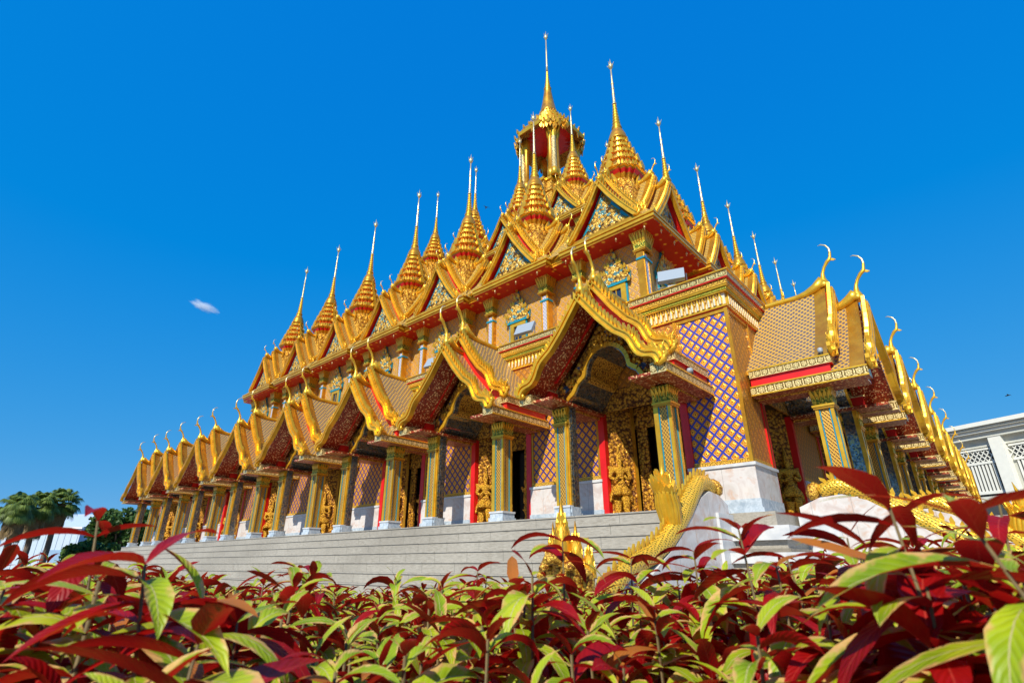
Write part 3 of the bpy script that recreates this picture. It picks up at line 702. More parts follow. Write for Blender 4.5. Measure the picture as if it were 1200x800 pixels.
# ------------------------------------------------------------------ spire
def redent(n4=1):
    q = [(1, -.42), (1, .42), (.86, .42), (.86, .66), (.66, .66), (.66, .86), (.42, .86)]; out = []
    for k in range(4):
        c_, s_ = round(math.cos(k * math.pi / 2)), round(math.sin(k * math.pi / 2)); out += [(c_ * a - s_ * b_, s_ * a + c_ * b_) for a, b_ in q]
    return out
RED = redent()
def make_spire(name='spire', parent=None):
    m = MB()
    m.box(-.92, .92, -.92, .92, 12.3, 15.3, 'spire_relief')
    prof = [(.95, 15.3, 'gold'), (.95, 15.45, 'gold'), (.74, 15.5, 'spire_relief'), (.70, 16.0, 'spire_relief'), (.82, 16.2, 'gold')]
    tiers = ((1.06, 16.36, .50), (.90, 16.92, .46), (.73, 17.42, .42), (.58, 17.88, .38), (.46, 18.30, .34))
    for r, z, h in tiers:
        prof += [(r * .88, z, 'red_paint'), (r * .92, z + .07, 'gold'), (r * 1.0, z + .10, 'gold_bright'), (r, z + .17, 'spire_relief'), (r * .96, z + .22, 'spire_relief'), (r * .9, z + h - .10, 'gold'), (r * .80, z + h - .03, 'spire_relief')]
    prof += [(.42, 18.66, 'gold'), (.42, 18.70, 'gold')]
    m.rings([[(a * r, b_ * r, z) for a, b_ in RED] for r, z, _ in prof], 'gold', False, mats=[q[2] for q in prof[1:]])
    for r, z, h in tiers:
        for k in range(28):
            a, b_ = RED[k]; a2, b2 = RED[(k + 1) % 28]; a, b_ = (a + a2) / 2, (b_ + b2) / 2
            m.leafspike((a * r, b_ * r, z + .12), (a * r * 1.03, b_ * r * 1.03, z + .12 + h * .5), .05, .03, (-b_, a, 0), 'gold_bright')
        for k in range(4):
            c_, s_ = [(1, 0), (0, 1), (-1, 0), (0, -1)][k]; m.leafspike((c_ * r, s_ * r, z + .1), (c_ * r * .98, s_ * r * .98, z + .1 + h), r * .17, .06, (-s_, c_, 0), 'gold_bright')
    for k in range(4):
        c_, s_ = [(1, 0), (0, 1), (-1, 0), (0, -1)][k]; m.leafspike((c_ * .84, s_ * .84, 15.45), (c_ * .84, s_ * .84, 16.3), .22, .05, (-s_, c_, 0), 'gold_bright')
    bell = [(.44, 18.66), (.50, 18.72), (.45, 18.80), (.43, 18.98), (.36, 19.18), (.27, 19.38), (.21, 19.50), (.26, 19.55), (.24, 19.62)]
    m.lathe(bell, 12, (0, 0, 0), 'gold')
    rings = []; z = 19.60; r = .22
    while z < 21.0:
        rings += [(r * .70, z), (r, z + .06), (r, z + .10), (r * .68, z + .16)]; z += .19; r *= .90
    m.lathe(rings, 10, (0, 0, 0), 'gold_bright')
    rings = [(r * 1.0, z), (r * 1.25, z + .05), (r * .8, z + .1)]
    m.lathe(rings + [(.07, 21.3), (.055, 22.2), (.042, 23.0), (.03, 23.6)], 8, (0, 0, 0), 'finial_silver')
    for zz in (21.45, 21.8, 22.15, 22.5): m.lathe([(.05, zz), (.085, zz + .03), (.05, zz + .06)], 8, (0, 0, 0), 'finial_silver')
    m.lathe([(.03, 23.55), (.10, 23.66), (.14, 23.76), (.08, 23.9), (.03, 24.05), (0.005, 24.3)], 6, (0, 0, 0), 'finial_silver')
    for k in range(4):
        a = k * math.pi / 2; m.leafspike((.05 * math.cos(a), .05 * math.sin(a), 23.62), (.20 * math.cos(a), .20 * math.sin(a), 23.95), .03, .012, (-math.sin(a), math.cos(a), 0), 'finial_silver')
    return m.build(name, parent)
# ------------------------------------------------------------------ dormer gable of a roof pavilion (local: pavilion centre, -y outward)
def make_gable(parent):
    m = MB()
    roof_slopes(m, 1.62, 12.62, 15.05, -2.1, -1.2, tile='roof_tile_plain', under='red_paint', sweep=.1)
    roof_slopes(m, 1.62, 13.1, 15.75, -1.5, -.2, tile='roof_tile_plain', under='red_paint', sweep=.1)
    bargeboard(m, 1.62, 12.62, 15.05, -2.1, w=.15, th=.12, teeth=17, tooth=.13, lobes=False)
    bargeboard(m, 1.62, 13.1, 15.75, -1.5, w=.13, th=.12, teeth=17, tooth=.13, lobes=False)
    P = halfprof(1.38, 12.62, 14.85)
    m.prism(P + [(-x, z) for x, z in P[::-1][:-1]], -1.86, -1.8, 'gold')
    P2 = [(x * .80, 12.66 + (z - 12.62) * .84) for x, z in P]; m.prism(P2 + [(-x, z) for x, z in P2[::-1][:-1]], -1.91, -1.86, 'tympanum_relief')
    for sx in (-1, 1):      # teal strip inside the rake
        for a, b_ in zip(P, P[1:]):
            q = [(sx * a[0] * .97, a[1] - .05), (sx * b_[0] * .97, b_[1] - .02), (sx * b_[0] * .88, b_[1] - .02), (sx * a[0] * .86, a[1] - .2)]
            m.prism(q, -1.885, -1.862, 'teal_glass')
    Pq = halfprof(1.60, 13.08, 15.70)
    m.prism(Pq + [(1.2, 13.0), (0, 15.0), (-1.2, 13.0)] + [(-x, z) for x, z in Pq[::-1][:-1]], -1.49, -1.44, 'red_paint')
    chofa(m, -2.08, 15.2, .68, tipmat='finial_silver'); chofa(m, -1.48, 15.9, .68)
    m.box(-1.75, 1.75, -2.14, -1.6, 12.42, 12.60, 'gold')
    return m.build('gable', parent)
def make_window(parent):
    m = MB(); y = -1.35
    m.box(-.52, .52, y - .10, y - .02, 8.55, 8.68, 'gold_bright')
    for sx in (-1, 1):
        a, b_ = sorted((sx * .24, sx * .46)); m.box(a, b_, y - .12, y - .02, 8.68, 10.25, 'gold_bright')
        a, b_ = sorted((sx * .46, sx * .53)); m.box(a, b_, y - .09, y - .02, 8.68, 10.25, 'teal_glass')
    m.box(-.46, .46, y - .121, y - .02, 10.1, 10.28, 'gold_bright'); m.box(-.24, .24, y - .05, y - .02, 8.68, 10.1, 'glass_dark'); m.box(-.02, .02, y - .08, y - .05, 8.68, 10.1, 'gold_bright')
    m.box(-.62, .62, y - .16, y - .02, 10.28, 10.38, 'teal_glass')
    pts = [(-.70, 10.38), (-.72, 10.75), (-.58, 10.72), (-.55, 11.0), (-.42, 10.98), (-.36, 11.3), (-.22, 11.3), (-.12, 11.6), (0, 11.95)]
    poly = pts + [(-x, z) for x, z in pts[::-1][1:]]
    m.prism(poly, y - .12, y - .02, 'teal_glass'); m.prism([(x * .9, 10.38 + (z - 10.38) * .93) for x, z in poly], y - .17, y - .12, 'tympanum_relief')
    for k in range(9):
        x, z = poly[k] if k < 9 else poly[-1]
        for sx in (-1, 1): m.leafspike((sx * x * .92, y - .16, z - .12), (sx * x * 1.0, y - .2, z + .10), .06, .03, (1, 0, 0), 'gold_bright')
    return m.build('window', parent)
def make_pilaster(parent, x, y=-1.55, corner=False):
    m = MB(); h = .2
    m.box(x - h, x + h, y - .0, y + .3, 7.0, 11.15, 'gold')
    m.box(x - h - .04, x + h + .04, y - .03, y + .3, 7.0, 7.3, 'gold_relief_fine')
    m.box(x - .10, x + .10, y - .012, y + .1, 7.4, 11.0, 'pilaster_silver')
    for sx in (-1, 1): m.box(x + sx * .15 - .02, x + sx * .15 + .02, y - .03, y + .1, 7.3, 11.15, 'gold_bright')
    if corner: m.box(x + h - .1, x + h + .012, y + .1, y + .3, 7.4, 11.0, 'pilaster_silver')
    m.box(x - h - .03, x + h + .03, y - .05, y + .31, 10.75, 10.83, 'teal_glass')
    capital(m, x, y + .12, 11.2, 11.93, h + .02, h + .14, 'gold_relief_fine'); return m.build('pilaster', parent)
def make_eave(parent, s, corner=False):
    """s = +1: the projecting corner of each pavilion is at local +x (facade A), -1 at local -x (facade B)"""
    m = MB()
    def bx(x0, x1, y0, y1, z0, z1, mt, **kw):
        a, b_ = sorted((s * x0, s * x1)); m.box(a, b_, y0, y1, z0, z1, mt, **kw)
    xr = 2.40 if corner else 2.52
    # recessed linking strip, then the projecting slab
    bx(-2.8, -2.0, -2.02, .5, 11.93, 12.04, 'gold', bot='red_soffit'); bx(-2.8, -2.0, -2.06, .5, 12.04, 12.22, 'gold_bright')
    ye = -2.40 if corner else -2.46
    y_in = 2.4 if corner else .8
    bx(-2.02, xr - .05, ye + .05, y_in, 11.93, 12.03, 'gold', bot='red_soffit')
    bx(-2.04, xr, ye, y_in, 12.03, 12.14, 'gold_bright'); bx(-2.03, xr - .04, ye + .04, y_in, 12.14, 12.20, 'gold'); bx(-2.05, xr + .02, ye - .02, y_in, 12.20, 12.27, 'gold_bright')
    # tiled skirt roof rising inwards
    x0, x1 = s * -2.8, s * xr
    q = [(x0, ye + .12, 12.25), (x1, ye + .12, 12.25), (s * (xr - 1.3), -.9, 13.9), (s * -2.6, -.9, 13.9)]
    m.face(q if s > 0 else q[::-1], 'roof_tile_plain')
    q = [(x1 - s * .1, ye + .12, 12.251), (x1 - s * .1, 1.3, 12.251), (s * (xr - 1.3), 1.0, 13.9), (s * (xr - 1.3), -.9, 13.9)]
    m.face(q if s > 0 else q[::-1], 'roof_tile_plain')
    bx(-2.7, xr - 1.35, -.9, 2.5, 12.2, 13.88, 'roof_tile_plain')
    return m.build('eave', parent)
def make_walls(parent, s, corner=False):
    m = MB()
    def bx(x0, x1, y0, y1, z0, z1, mt, **kw):
        a, b_ = sorted((s * x0, s * x1)); m.box(a, b_, y0, y1, z0, z1, mt, **kw)
    bx(-1.86, 1.86 if not corner else 1.36, -1.35, 1.36 if corner else .5, 7.0, 11.94, 'upper_wall_tile'); bx(-3.4, -1.8, -.75, .4, 6.99, 11.93, 'upper_wall_tile')
    bx(1.8, 2.6, -.74, .4, 6.99, 11.92, 'upper_wall_tile') if not corner else None
    return m.build('wall', parent)
def make_pavilion(s, corner=False):
    root = empty('roof_pavilion')
    make_walls(root, s, corner); make_eave(root, s, corner)
    w = make_window(root)
    make_pilaster(root, s * -1.67); make_pilaster(root, s * (1.67 if not corner else 1.36), -1.55, False)
    if corner:
        # second visible face of the corner bay
        w2 = w.copy(); COL.objects.link(w2); w2.parent = root; w2.rotation_euler.z = s * math.pi / 2
        p = make_pilaster(root, 1.67 * -s); p.rotation_euler.z = 0; p.rotation_euler.z = s * math.pi / 2; p.scale.x = -1 if False else 1
    g = make_gable(root)
    for a in (-math.pi / 2, math.pi / 2):
        c_ = g.copy(); COL.objects.link(c_); c_.parent = root; c_.rotation_euler.z = a
    make_spire('spire', root)
    return root
pa = make_pavilion(1); pb = make_pavilion(-1); pc = make_pavilion(1, True)
D0 = 5.32
def put(proto, loc, rz, state={}):
    if id(proto) not in state: state[id(proto)] = 1; proto.location = loc; proto.rotation_euler.z = rz; return tp(proto)
    return tp(copy_tree(proto, None, loc, rz))
put(pc, (CX + D0, CY + D0, 0), RA)
for k in range(1, 7):
    put(pa, (CX + D0, CY + D0 + k * PITCH_B, 0), RA); put(pb, (CX + D0 + k * PITCH_B, CY + D0, 0), RB)
D1 = 13.16; DZ = 8.75
put(pc, (CX + D1, CY + D1, DZ), RA)
for k in range(1, 4):
    put(pa, (CX + D1, CY + D1 + k * PITCH_B, DZ), RA); put(pb, (CX + D1 + k * PITCH_B, CY + D1, DZ), RB)
m = MB()
a, b_ = CX + 4.4, CX + SIDE - 4.4; c_, d_ = CY + 4.4, CY + SIDE - 4.4
m.box(a, b_, c_, d_, 6.9, 12.2, 'upper_wall_tile')
def frus(x0, x1, y0, y1, z0, i, z1, mt): m.rings([[(x0, y0, z0), (x1, y0, z0), (x1, y1, z0), (x0, y1, z0)], [(x0 + i, y0 + i, z1), (x1 - i, y0 + i, z1), (x1 - i, y1 - i, z1), (x0 + i, y1 - i, z1)]], mt, False)
frus(a + .3, b_ - .3, c_ + .3, d_ - .3, 12.15, 5.5, 16.5, 'roof_tile_plain')
e = 12.2; m.box(CX + e, CX + SIDE - e, CY + e, CY + SIDE - e, 12, 21, 'upper_wall_tile')
frus(CX + e, CX + SIDE - e, CY + e, CY + SIDE - e, 21, 5.5, 27, 'roof_tile_plain')
tp(m.build('upper_hall'))

# ------------------------------------------------------------------ central lantern tower
def make_tower():
    root = empty('lantern_tower'); tx, ty = 33.62, 25.1
    m = MB(); pr = [(3.6, 24), (3.6, 28), (3.2, 28.4), (3.2, 29.6), (2.9, 29.8), (2.95, 30.2), (2.6, 30.5), (2.6, 31.3), (2.75, 31.4), (2.75, 31.7), (2.4, 31.9), (2.4, 32.7), (2.55, 32.8), (2.55, 33.1)]
    m.rings([[(a * r, b_ * r, z) for a, b_ in RED] for r, z in pr], 'spire_relief', False, mats=['spire_relief', 'gold'] * 6 + ['gold_bright']); m.build('base', root)
    for sx in (-1, 1):
        for sy in (-1, 1):
            m = MB()
            for k, (dx, dy) in enumerate(((0, 0), (.42, 0), (0, .42))):
                x, y = sx * (1.9 - dx), sy * (1.9 - dy)
                m.lathe([(.36, 33.1), (.36, 33.9), (.26, 34.0), (.24, 37.7), (.34, 38.1), (.46, 39.1)], 8, (x, y, 0), 'gold', mats=['gold_bright', 'gold', 'gold_silver_relief' if k == 0 else 'gold', 'gold_bright', 'gold_bright'])
            for a in (0, math.pi / 2): 
                m.leafspike((sx * (1.5), sy * 1.5, 37.9), (sx * (2.9 if a == 0 else 1.8), sy * (1.8 if a == 0 else 2.9), 39.2), .34, .07, (0, 0, 1), 'gold_bright')
            m.build('column', root)
    m = MB(); m.lathe([(.42, 33.1), (.42, 33.6), (.3, 33.8), (.3, 37.2), (.42, 37.4), (.2, 38.4), (.03, 39.2)], 10, (0, 0, 0), 'gold_bright'); m.build('inner_shrine', root)
    m = MB()
    pr = [(1.6, 39.5, 'red_paint'), (2.2, 39.6, 'red_paint'), (3.15, 38.9, 'carved_wood_gold'), (3.25, 38.9, 'gold'), (3.32, 39.25, 'gold_bright'), (3.0, 39.6, 'spire_relief'), (2.9, 39.9, 'gold'), (2.6, 40.0, 'red_paint'), (2.65, 40.3, 'gold_bright'), (2.3, 40.7, 'spire_relief'), (2.05, 40.8, 'red_paint'), (2.1, 41.05, 'gold_bright'), (1.8, 41.4, 'spire_relief'), (1.6, 41.5, 'red_paint'), (1.65, 41.7, 'gold_bright'), (1.4, 42.1, 'spire_relief'), (1.2, 42.2, 'red_paint'), (1.25, 42.45, 'gold_bright'), (1.0, 42.9, 'spire_relief'), (.95, 43.2, 'gold')]
    m.rings([[(a * r, b_ * r, z) for a, b_ in RED] for r, z, _ in pr], 'gold', False, mats=[q[2] for q in pr[1:]])
    for r, z, h, n in ((3.3, 39.2, .5, 44), (2.65, 40.25, .4, 36), (2.1, 41.0, .36, 28), (1.65, 41.65, .32, 24), (1.25, 42.4, .3, 20)):
        for k in range(n):
            a, b_ = RED[(k * 28) // n]; a2, b2 = RED[((k * 28) // n + 1) % 28]; f = (k * 28 / n) % 1; a, b_ = a + (a2 - a) * f, b_ + (b2 - b_) * f
            m.leafspike((a * r, b_ * r, z), (a * r * 1.03, b_ * r * 1.03, z + h), .12, .06, (-b_, a, 0), 'gold_bright')
    for k in range(44):       # hanging trim
        a, b_ = RED[(k * 28) // 44]; a2, b2 = RED[((k * 28) // 44 + 1) % 28]; f = (k * 28 / 44) % 1; a, b_ = a + (a2 - a) * f, b_ + (b2 - b_) * f
        m.leafspike((a * 3.2, b_ * 3.2, 39.0), (a * 3.2, b_ * 3.2, 38.35), .15, .04, (-b_, a, 0), 'gold')
    m.build('tower_roof', root)
    m = MB(); m.lathe([(.95, 43.1), (1.0, 43.3), (.85, 43.6), (.62, 44.9), (.42, 46.3), (.36, 46.8), (.42, 46.9), (.36, 47.0)], 12, (0, 0, 0), 'gold')
    rings = []; z = 47.0; r = .34
    while z < 49.4: rings += [(r * .8, z), (r, z + .09), (r * .78, z + .2)]; z += .28; r *= .89
    m.lathe(rings, 10, (0, 0, 0), 'gold_bright'); m.lathe([(r, z), (.10, 50.5), (.08, 52.5), (.05, 54.6)], 8, (0, 0, 0), 'finial_silver')
    m.lathe([(.04, 54.4), (.16, 54.6), (.24, 54.8), (.12, 55.1), (.04, 55.4), (.01, 55.8)], 8, (0, 0, 0), 'finial_silver')
    for k in range(4):
        a = k * math.pi / 2; m.leafspike((.06 * math.cos(a), .06 * math.sin(a), 54.5), (.34 * math.cos(a), .34 * math.sin(a), 55.2), .05, .02, (-math.sin(a), math.cos(a), 0), 'finial_silver')
    m.build('spire', root)
    root.location = (tx, ty, 0); tp(root)
make_tower()

# ------------------------------------------------------------------ bells under the upper eaves
def make_bell():
    m = MB(); m.tube([(0, 0, .0), (0, 0, -.14)], .006, 5, 'gold'); m.lathe([(.012, -.13), (.045, -.16), (.055, -.22), (.075, -.27), (.06, -.275), (.01, -.25)], 8, (0, 0, 0), 'finial_silver')
    m.tube([(0, 0, -.25), (0, 0, -.33)], .004, 4, 'finial_silver'); m.leafspike((0, 0, -.33), (0, 0, -.43), .035, .006, (1, 0, 0), 'finial_silver'); return m.build('wind_bell')
bell0 = make_bell(); n = 0
def bell(x, y, lab):
    global n
    o = bell0 if n == 0 else bell0.copy()
    if n: COL.objects.link(o)
    n += 1; o.scale = (.62, .62, .62); o.location = (x, y, 11.93); tag(o, lab, 'bell', 'small wind bells under the upper eaves')
ordn = ['nearest', 'second', 'third', 'fourth', 'fifth', 'sixth', 'seventh']
pos = ['at the right end of', 'right of the middle of', 'left of the middle of', 'at the left end of']
for k in range(5):
    for j, dy in enumerate((-1.9, -.65, .65, 1.8)):
        bell(15.78 if k else 15.86, CY + D0 + k * PITCH_B + dy, 'silver wind bell %s the %s left-side eave bay from the corner' % (pos[j], ordn[k]))
for j, dx in enumerate((-1.6, -.5, .6, 1.7)):
    bell(CX + D0 + dx, 7.15, 'silver wind bell under the right-hand upper eave, %s to the corner' % ordn[j])

# ------------------------------------------------------------------ floodlights and security camera
def make_flood():
    r = empty('floodlight'); m = MB(); m.box(-.36, .36, -.06, .06, -.24, .24, 'lamp_white'); m.box(-.32, .32, .061, .075, -.2, .2, 'glass_dark')
    h = m.build('lamp_head', r); h.location = (0, 0, .38); h.rotation_euler = (R(-28), 0, 0)
    m = MB(); m.tube([(-.4, 0, .38), (-.4, 0, .05), (.4, 0, .05), (.4, 0, .38)], .02, 6, 'lamp_grey'); m.box(-.12, .12, -.1, .1, 0, .05, 'lamp_grey'); m.build('bracket', r); return r
f0 = make_flood(); FL_ = [((12.62, 5.35), 'pale grey floodlight on the cornice at the near upper corner'), ((12.62, 10.75), 'pale grey floodlight on the cornice above the gap between the two nearest porches'), ((12.62, 15.6), 'pale grey floodlight on the cornice behind the tips of the second porch from the right')]
for i, ((x, y), lb) in enumerate(FL_):
    o = f0 if i == 0 else copy_tree(f0); o.location = (x, y, 7.06); o.rotation_euler.z = RA + (.35 if i == 0 else .1); tag(o, lb, 'floodlight', 'floodlights along the cornice')
sc_ = empty('security_camera', (12.95, 2.14, 4.52)); tag(sc_, 'small white and black dome camera on the eave of the nearest right-hand porch', 'camera')
sc_.location = (13.52, 2.35, 4.53); sc_.scale = (.72, .72, .72)
m = MB(); m.lathe([(.07, .1), (.085, .14), (.085, .24), (.06, .27), (0, .28)], 12, (0, 0, 0), 'lamp_white'); m.build('housing', sc_)
m = MB(); m.lathe([(.0, -.02), (.05, .0), (.07, .06), (.07, .1)], 12, (0, 0, 0), 'bird_black'); m.build('dome', sc_)
sc2 = empty('security_camera', (11.6, 4.78, 4.11)); tag(sc2, 'small grey camera on the red strip at the right eave of the nearest left-hand porch', 'camera')
m = MB(); m.lathe([(.04, 0), (.05, .06), (.09, .08), (.08, .16), (0, .18)], 10, (0, 0, 0), 'lamp_white'); m.build('housing', sc2)
m = MB(); m.lathe([(.0, .01), (.035, .02), (.035, .08)], 10, (0, -.05, 0), 'bird_black'); m.build('lens', sc2)

# ------------------------------------------------------------------ naga balustrades
def make_naga(name, label, full=True):
    """local: x across, -y outward and down the stairs, wall at x = 0"""
    r = empty(name); tag(r, label, 'serpent statue', 'golden serpent balustrades on the stairs')
    w = MB()
    prof = [(-.55, FL), (-.55, 1.20), (-1.0, 1.38), (-1.45, 1.42), (-1.9, 1.26), (-2.3, .98), (-2.8, .62), (-3.3, .30), (-3.9, .02), (-4.5, -.28), (-5.2, -.62), (-6.0, -.95), (-6.6, -1.0), (-6.6, GZ), (-.55, GZ)]
    w.prism(prof, -.16, .16, 'marble', side='marble_white', axis='x'); w.box(-.22, .22, -1.3, -.5, GZ, 1.0, 'marble_white'); w.build('marble_wall', r)
    b = MB()
    path = [(0, -1.00, 1.52), (0, -1.3, 1.62), (0, -1.7, 1.56), (0, -2.1, 1.30), (0, -2.5, .98), (0, -2.95, .66), (0, -3.4, .38), (0, -4.0, .14), (0, -4.5, .02), (0, -4.9, -.12), (0, -5.4, -.40), (0, -5.9, -.55), (0, -6.25, -.35), (0, -6.4, 0.0)]
    P = [Vector(p) for p in path]; fine = []
    for i in range(len(P) - 1):
        for f in (0, .34, .67): fine.append(P[i].lerp(P[i + 1], f))
    fine.append(P[-1]); nf = len(fine)
    rad = [.15 + .05 * math.sin(min(1, i / nf * 1.6) * math.pi) for i in range(nf)]
    b.tube(fine, rad, 12, 'naga_scale')
    for i in range(2, nf - 3, 1):            # dorsal crest
        p = fine[i]; t_ = (fine[i + 1] - fine[i - 1]).normalized(); nn = Vector((0, -t_.z, t_.y)); nn = nn if nn.z > 0 else -nn
        b.leafspike(p + nn * rad[i] * .9, p + nn * (rad[i] + .13) - t_ * .08, .05, .02, t_, 'gold_bright')
    for i in range(1, nf - 2):               # belly plates in teal green
        p = fine[i]
    b.build('body', r)
    h = MB()                                  # makara mouth at the top end
    h.lathe([(.10, -.02), (.20, .04), (.22, .14), (.14, .24), (.10, .18)], 10, (0, 0, 0), 'gold_relief_fine'); mo = h.build('open_mouth', r); mo.location = (0, -.98, 1.5); mo.rotation_euler = (R(-72), 0, 0)
    h = MB()                                  # tall mane of flames rising from the bend
    for k in range(16):
        an = k * math.pi / 8; ca, sa = math.cos(an), math.sin(an); j_ = .05 * math.sin(k * 5.3)
        h.tube([(.05 * ca, -3.05 + .07 * sa, .45), (.13 * ca, -3.06 + .16 * sa, .72), (.17 * ca, -3.12 + .22 * sa, 1.0), (.15 * ca, -3.16 + .21 * sa, 1.22), (.19 * ca, -3.18 + .27 * sa, 1.34 + j_)], [.05, .065, .065, .05, .02], 7, 'gold_bright')
        h.leafspike((.16 * ca, -3.17 + .22 * sa, 1.24), (.22 * ca, -3.2 + .34 * sa, 1.46 + j_ * 2), .06, .03, (-sa, ca, 0), 'gold_bright')
        h.leafspike((.10 * ca, -3.19 + .13 * sa, 1.28), (.11 * ca, -3.24 + .16 * sa, 1.62 + j_), .05, .03, (-sa, ca, 0), 'gold_bright')
    h.tube([(0, -3.15, .6), (0, -3.18, 1.25), (0, -3.22, 1.55), (0, -3.16, 1.92)], [.14, .10, .06, .006], 7, 'gold_bright'); h.build('flame_mane', r)
    h = MB()                                  # cluster of crowned heads at the foot
    for k, (dx, dy, hz, sc) in enumerate(((0, -6.45, .0, 1.15), (.17, -6.40, -.10, .85), (-.17, -6.40, -.10, .85), (.30, -6.32, -.2, .7), (-.30, -6.32, -.2, .7))):
        h.tube([(dx * .5, dy + .15, hz - .35), (dx, dy, hz - .12), (dx * 1.15, dy - .04, hz + .06), (dx * 1.2, dy - .20 * sc, hz + .10), (dx * 1.2, dy - .34 * sc, hz + .04)], [.15 * sc, .14 * sc, .13 * sc, .10 * sc, .04 * sc], 8, 'gold_relief_fine')
        for q, (zz, rr) in enumerate(((.12, .13), (.22, .12), (.32, .095), (.42, .06))):
            for e in range(6):
                an = e * math.pi / 3 + q * .5; h.leafspike((dx * 1.15 + rr * .7 * sc * math.cos(an), dy + rr * .7 * sc * math.sin(an), hz + zz * sc - .05), (dx * 1.15 + rr * .5 * sc * math.cos(an), dy + rr * .5 * sc * math.sin(an), hz + (zz + .17) * sc), .055 * sc, .025, (-math.sin(an), math.cos(an), 0), 'gold_bright')
        h.lathe([(.11 * sc, .05 * sc), (.13 * sc, .15 * sc), (.10 * sc, .35 * sc), (.04 * sc, .55 * sc), (.005, .78 * sc)], 7, (dx * 1.15, dy, hz), 'gold')
    h.build('crowned_heads', r); return r
na = make_naga('naga_statue', 'golden scaled serpent with tall flame mane on the marble wall beside the left-hand stairs'); na.location = (CX, 4.75, 0); na.rotation_euler.z = RA
nb = copy_tree(na); tag(nb, 'golden scaled serpent rail sloping down behind tall red leaves below the right-hand porches'); nb.location = (13.9, CY, 0); nb.rotation_euler.z = RB
for ch_ in list(nb.children):
    if ch_.name.startswith('flame_mane'): bpy.data.objects.remove(ch_)
nc = copy_tree(na); tag(nc, 'golden serpent with flame crest at the right edge in front of the grey building'); nc.location = (17.15, 2.95, -.15); nc.rotation_euler.z = RB

def pxray(px, py, dist):
    up = Vector((-math.cos(AZ) * math.sin(PITCH), -math.sin(AZ) * math.sin(PITCH), math.cos(PITCH))); rt = Vector((math.sin(AZ), -math.cos(AZ), 0))
    return (fw * FPX + rt * (px - 600) + up * (400 - py)).normalized() * dist
def pxdir(px, py, dist):                 # bearing of a far thing seen from the camera position, metres away
    f0 = Vector((math.cos(AZ), math.sin(AZ), 0)); rt = Vector((math.sin(AZ), -math.cos(AZ), 0))
    x = (px - 600) / (math.hypot(FPX, 261)); v = (f0 + rt * x).normalized(); return v.x * dist, v.y * dist
# ------------------------------------------------------------------ far buildings
def right_building():
    r = empty('hall_building', (69.9 - 2.5, 3.6 + 5.5, GZ)); 
    ang = math.atan2(-.91, -.42); r.rotation_euler.z = ang     # local x along the facade towards the viewer, +y is outward?
    tag(r, 'pale grey hall with white cornice and lattice screens behind the temple at the right', 'building')
    # facade normal facing the camera: local -y rotated ; check sign below
    ysign = 1 if (Matrix.Rotation(ang, 3, 'Z') @ Vector((0, 1, 0))).dot(Vector((-1, 0, 0))) > 0 else -1
    def B(m, x0, x1, d0, d1, z0, z1, mt, **k):               # d = distance in front of the facade plane
        a, b_ = sorted((ysign * d0, ysign * d1)); m.box(x0, x1, a, b_, z0 - GZ, z1 - GZ, mt, **k)
    X0, X1 = -12, 34
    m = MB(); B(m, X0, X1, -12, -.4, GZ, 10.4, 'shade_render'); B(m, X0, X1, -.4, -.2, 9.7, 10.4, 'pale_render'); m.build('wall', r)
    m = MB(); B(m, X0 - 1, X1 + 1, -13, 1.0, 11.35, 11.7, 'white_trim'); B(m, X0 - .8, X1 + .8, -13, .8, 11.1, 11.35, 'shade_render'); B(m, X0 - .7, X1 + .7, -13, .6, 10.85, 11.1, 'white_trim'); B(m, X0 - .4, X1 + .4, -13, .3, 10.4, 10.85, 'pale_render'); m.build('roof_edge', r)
    off = 2.95 + 3.1       # local x of photo coordinate u = x - off
    for k in range(-2, 6):
        u0 = 4.3 + off + k * 5.2 - 6.9 + 6.9
        m = MB(); B(m, u0, u0 + .95, -.4, .25, GZ, 10.5, 'white_trim'); m.build('column', r)
        m = MB(); a0, a1 = u0 + 1.25, u0 + 4.9
        B(m, a0 - .15, a1 + .15, -.4, -.18, 9.45, 9.6, 'white_trim'); B(m, a0, a1, -.4, -.3, 9.65, 10.3, 'shade_render')
        B(m, a0, a1, -.5, -.34, 4.0, 9.4, 'dark_gap')
        nn = 9
        for i in range(nn + 1):     # diamond lattice band
            xx = a0 + (a1 - a0) * i / nn
            for sg in (-1, 1):
                L_ = 1.15; m.obox((xx, ysign * -.28, 8.95 - GZ), (.035, .03, L_ * .62), Matrix.Rotation(sg * R(38), 3, 'Y'), 'white_trim')
        B(m, a0 - .1, a1 + .1, -.36, -.2, 8.25, 8.45, 'white_trim')
        for i in range(13):
            xx = a0 + (a1 - a0) * (i + .5) / 13; B(m, xx - .07, xx + .07, -.36, -.25, 5.9, 8.25, 'white_trim')
        B(m, a0 - .1, a1 + .1, -.36, -.2, 5.7, 5.95, 'white_trim'); B(m, a0, a1, -.36, -.22, 4.9, 5.5, 'pale_render')
        m.build('lattice_screen', r)
    return r
right_building()
def shed():
    # long white sheet-clad shed far left
    r = empty('metal_shed', (*pxdir(72, 0, 112), GZ)); tag(r, 'white ribbed metal shed with a pale blue shaded gable between the palms and the trees', 'building')
    r.rotation_euler.z = R(38); m = MB(); m.prism([(-5, 0), (5, 0), (5, 6.2), (0, 8.6), (-5, 6.2)], -6, 6, 'sheet_blue', side='sheet_white'); m.build('wall', r)  # gable shade put into its bluer, darker sheet colour
    m = MB()
    for k in range(12):
        y = -5.5 + k; m.box(-5.06, -5.0, y - .25, y + .25, 0, 6.2, 'sheet_white')
    m.box(-5.2, -4.8, -6.2, 6.2, 6.1, 6.35, 'white_trim'); m.build('ribs', r)
    m = MB(); m.box(-5.14, -5.01, -4, -1, .1, 3.2, 'sheet_blue'); m.build('door', r)
shed()

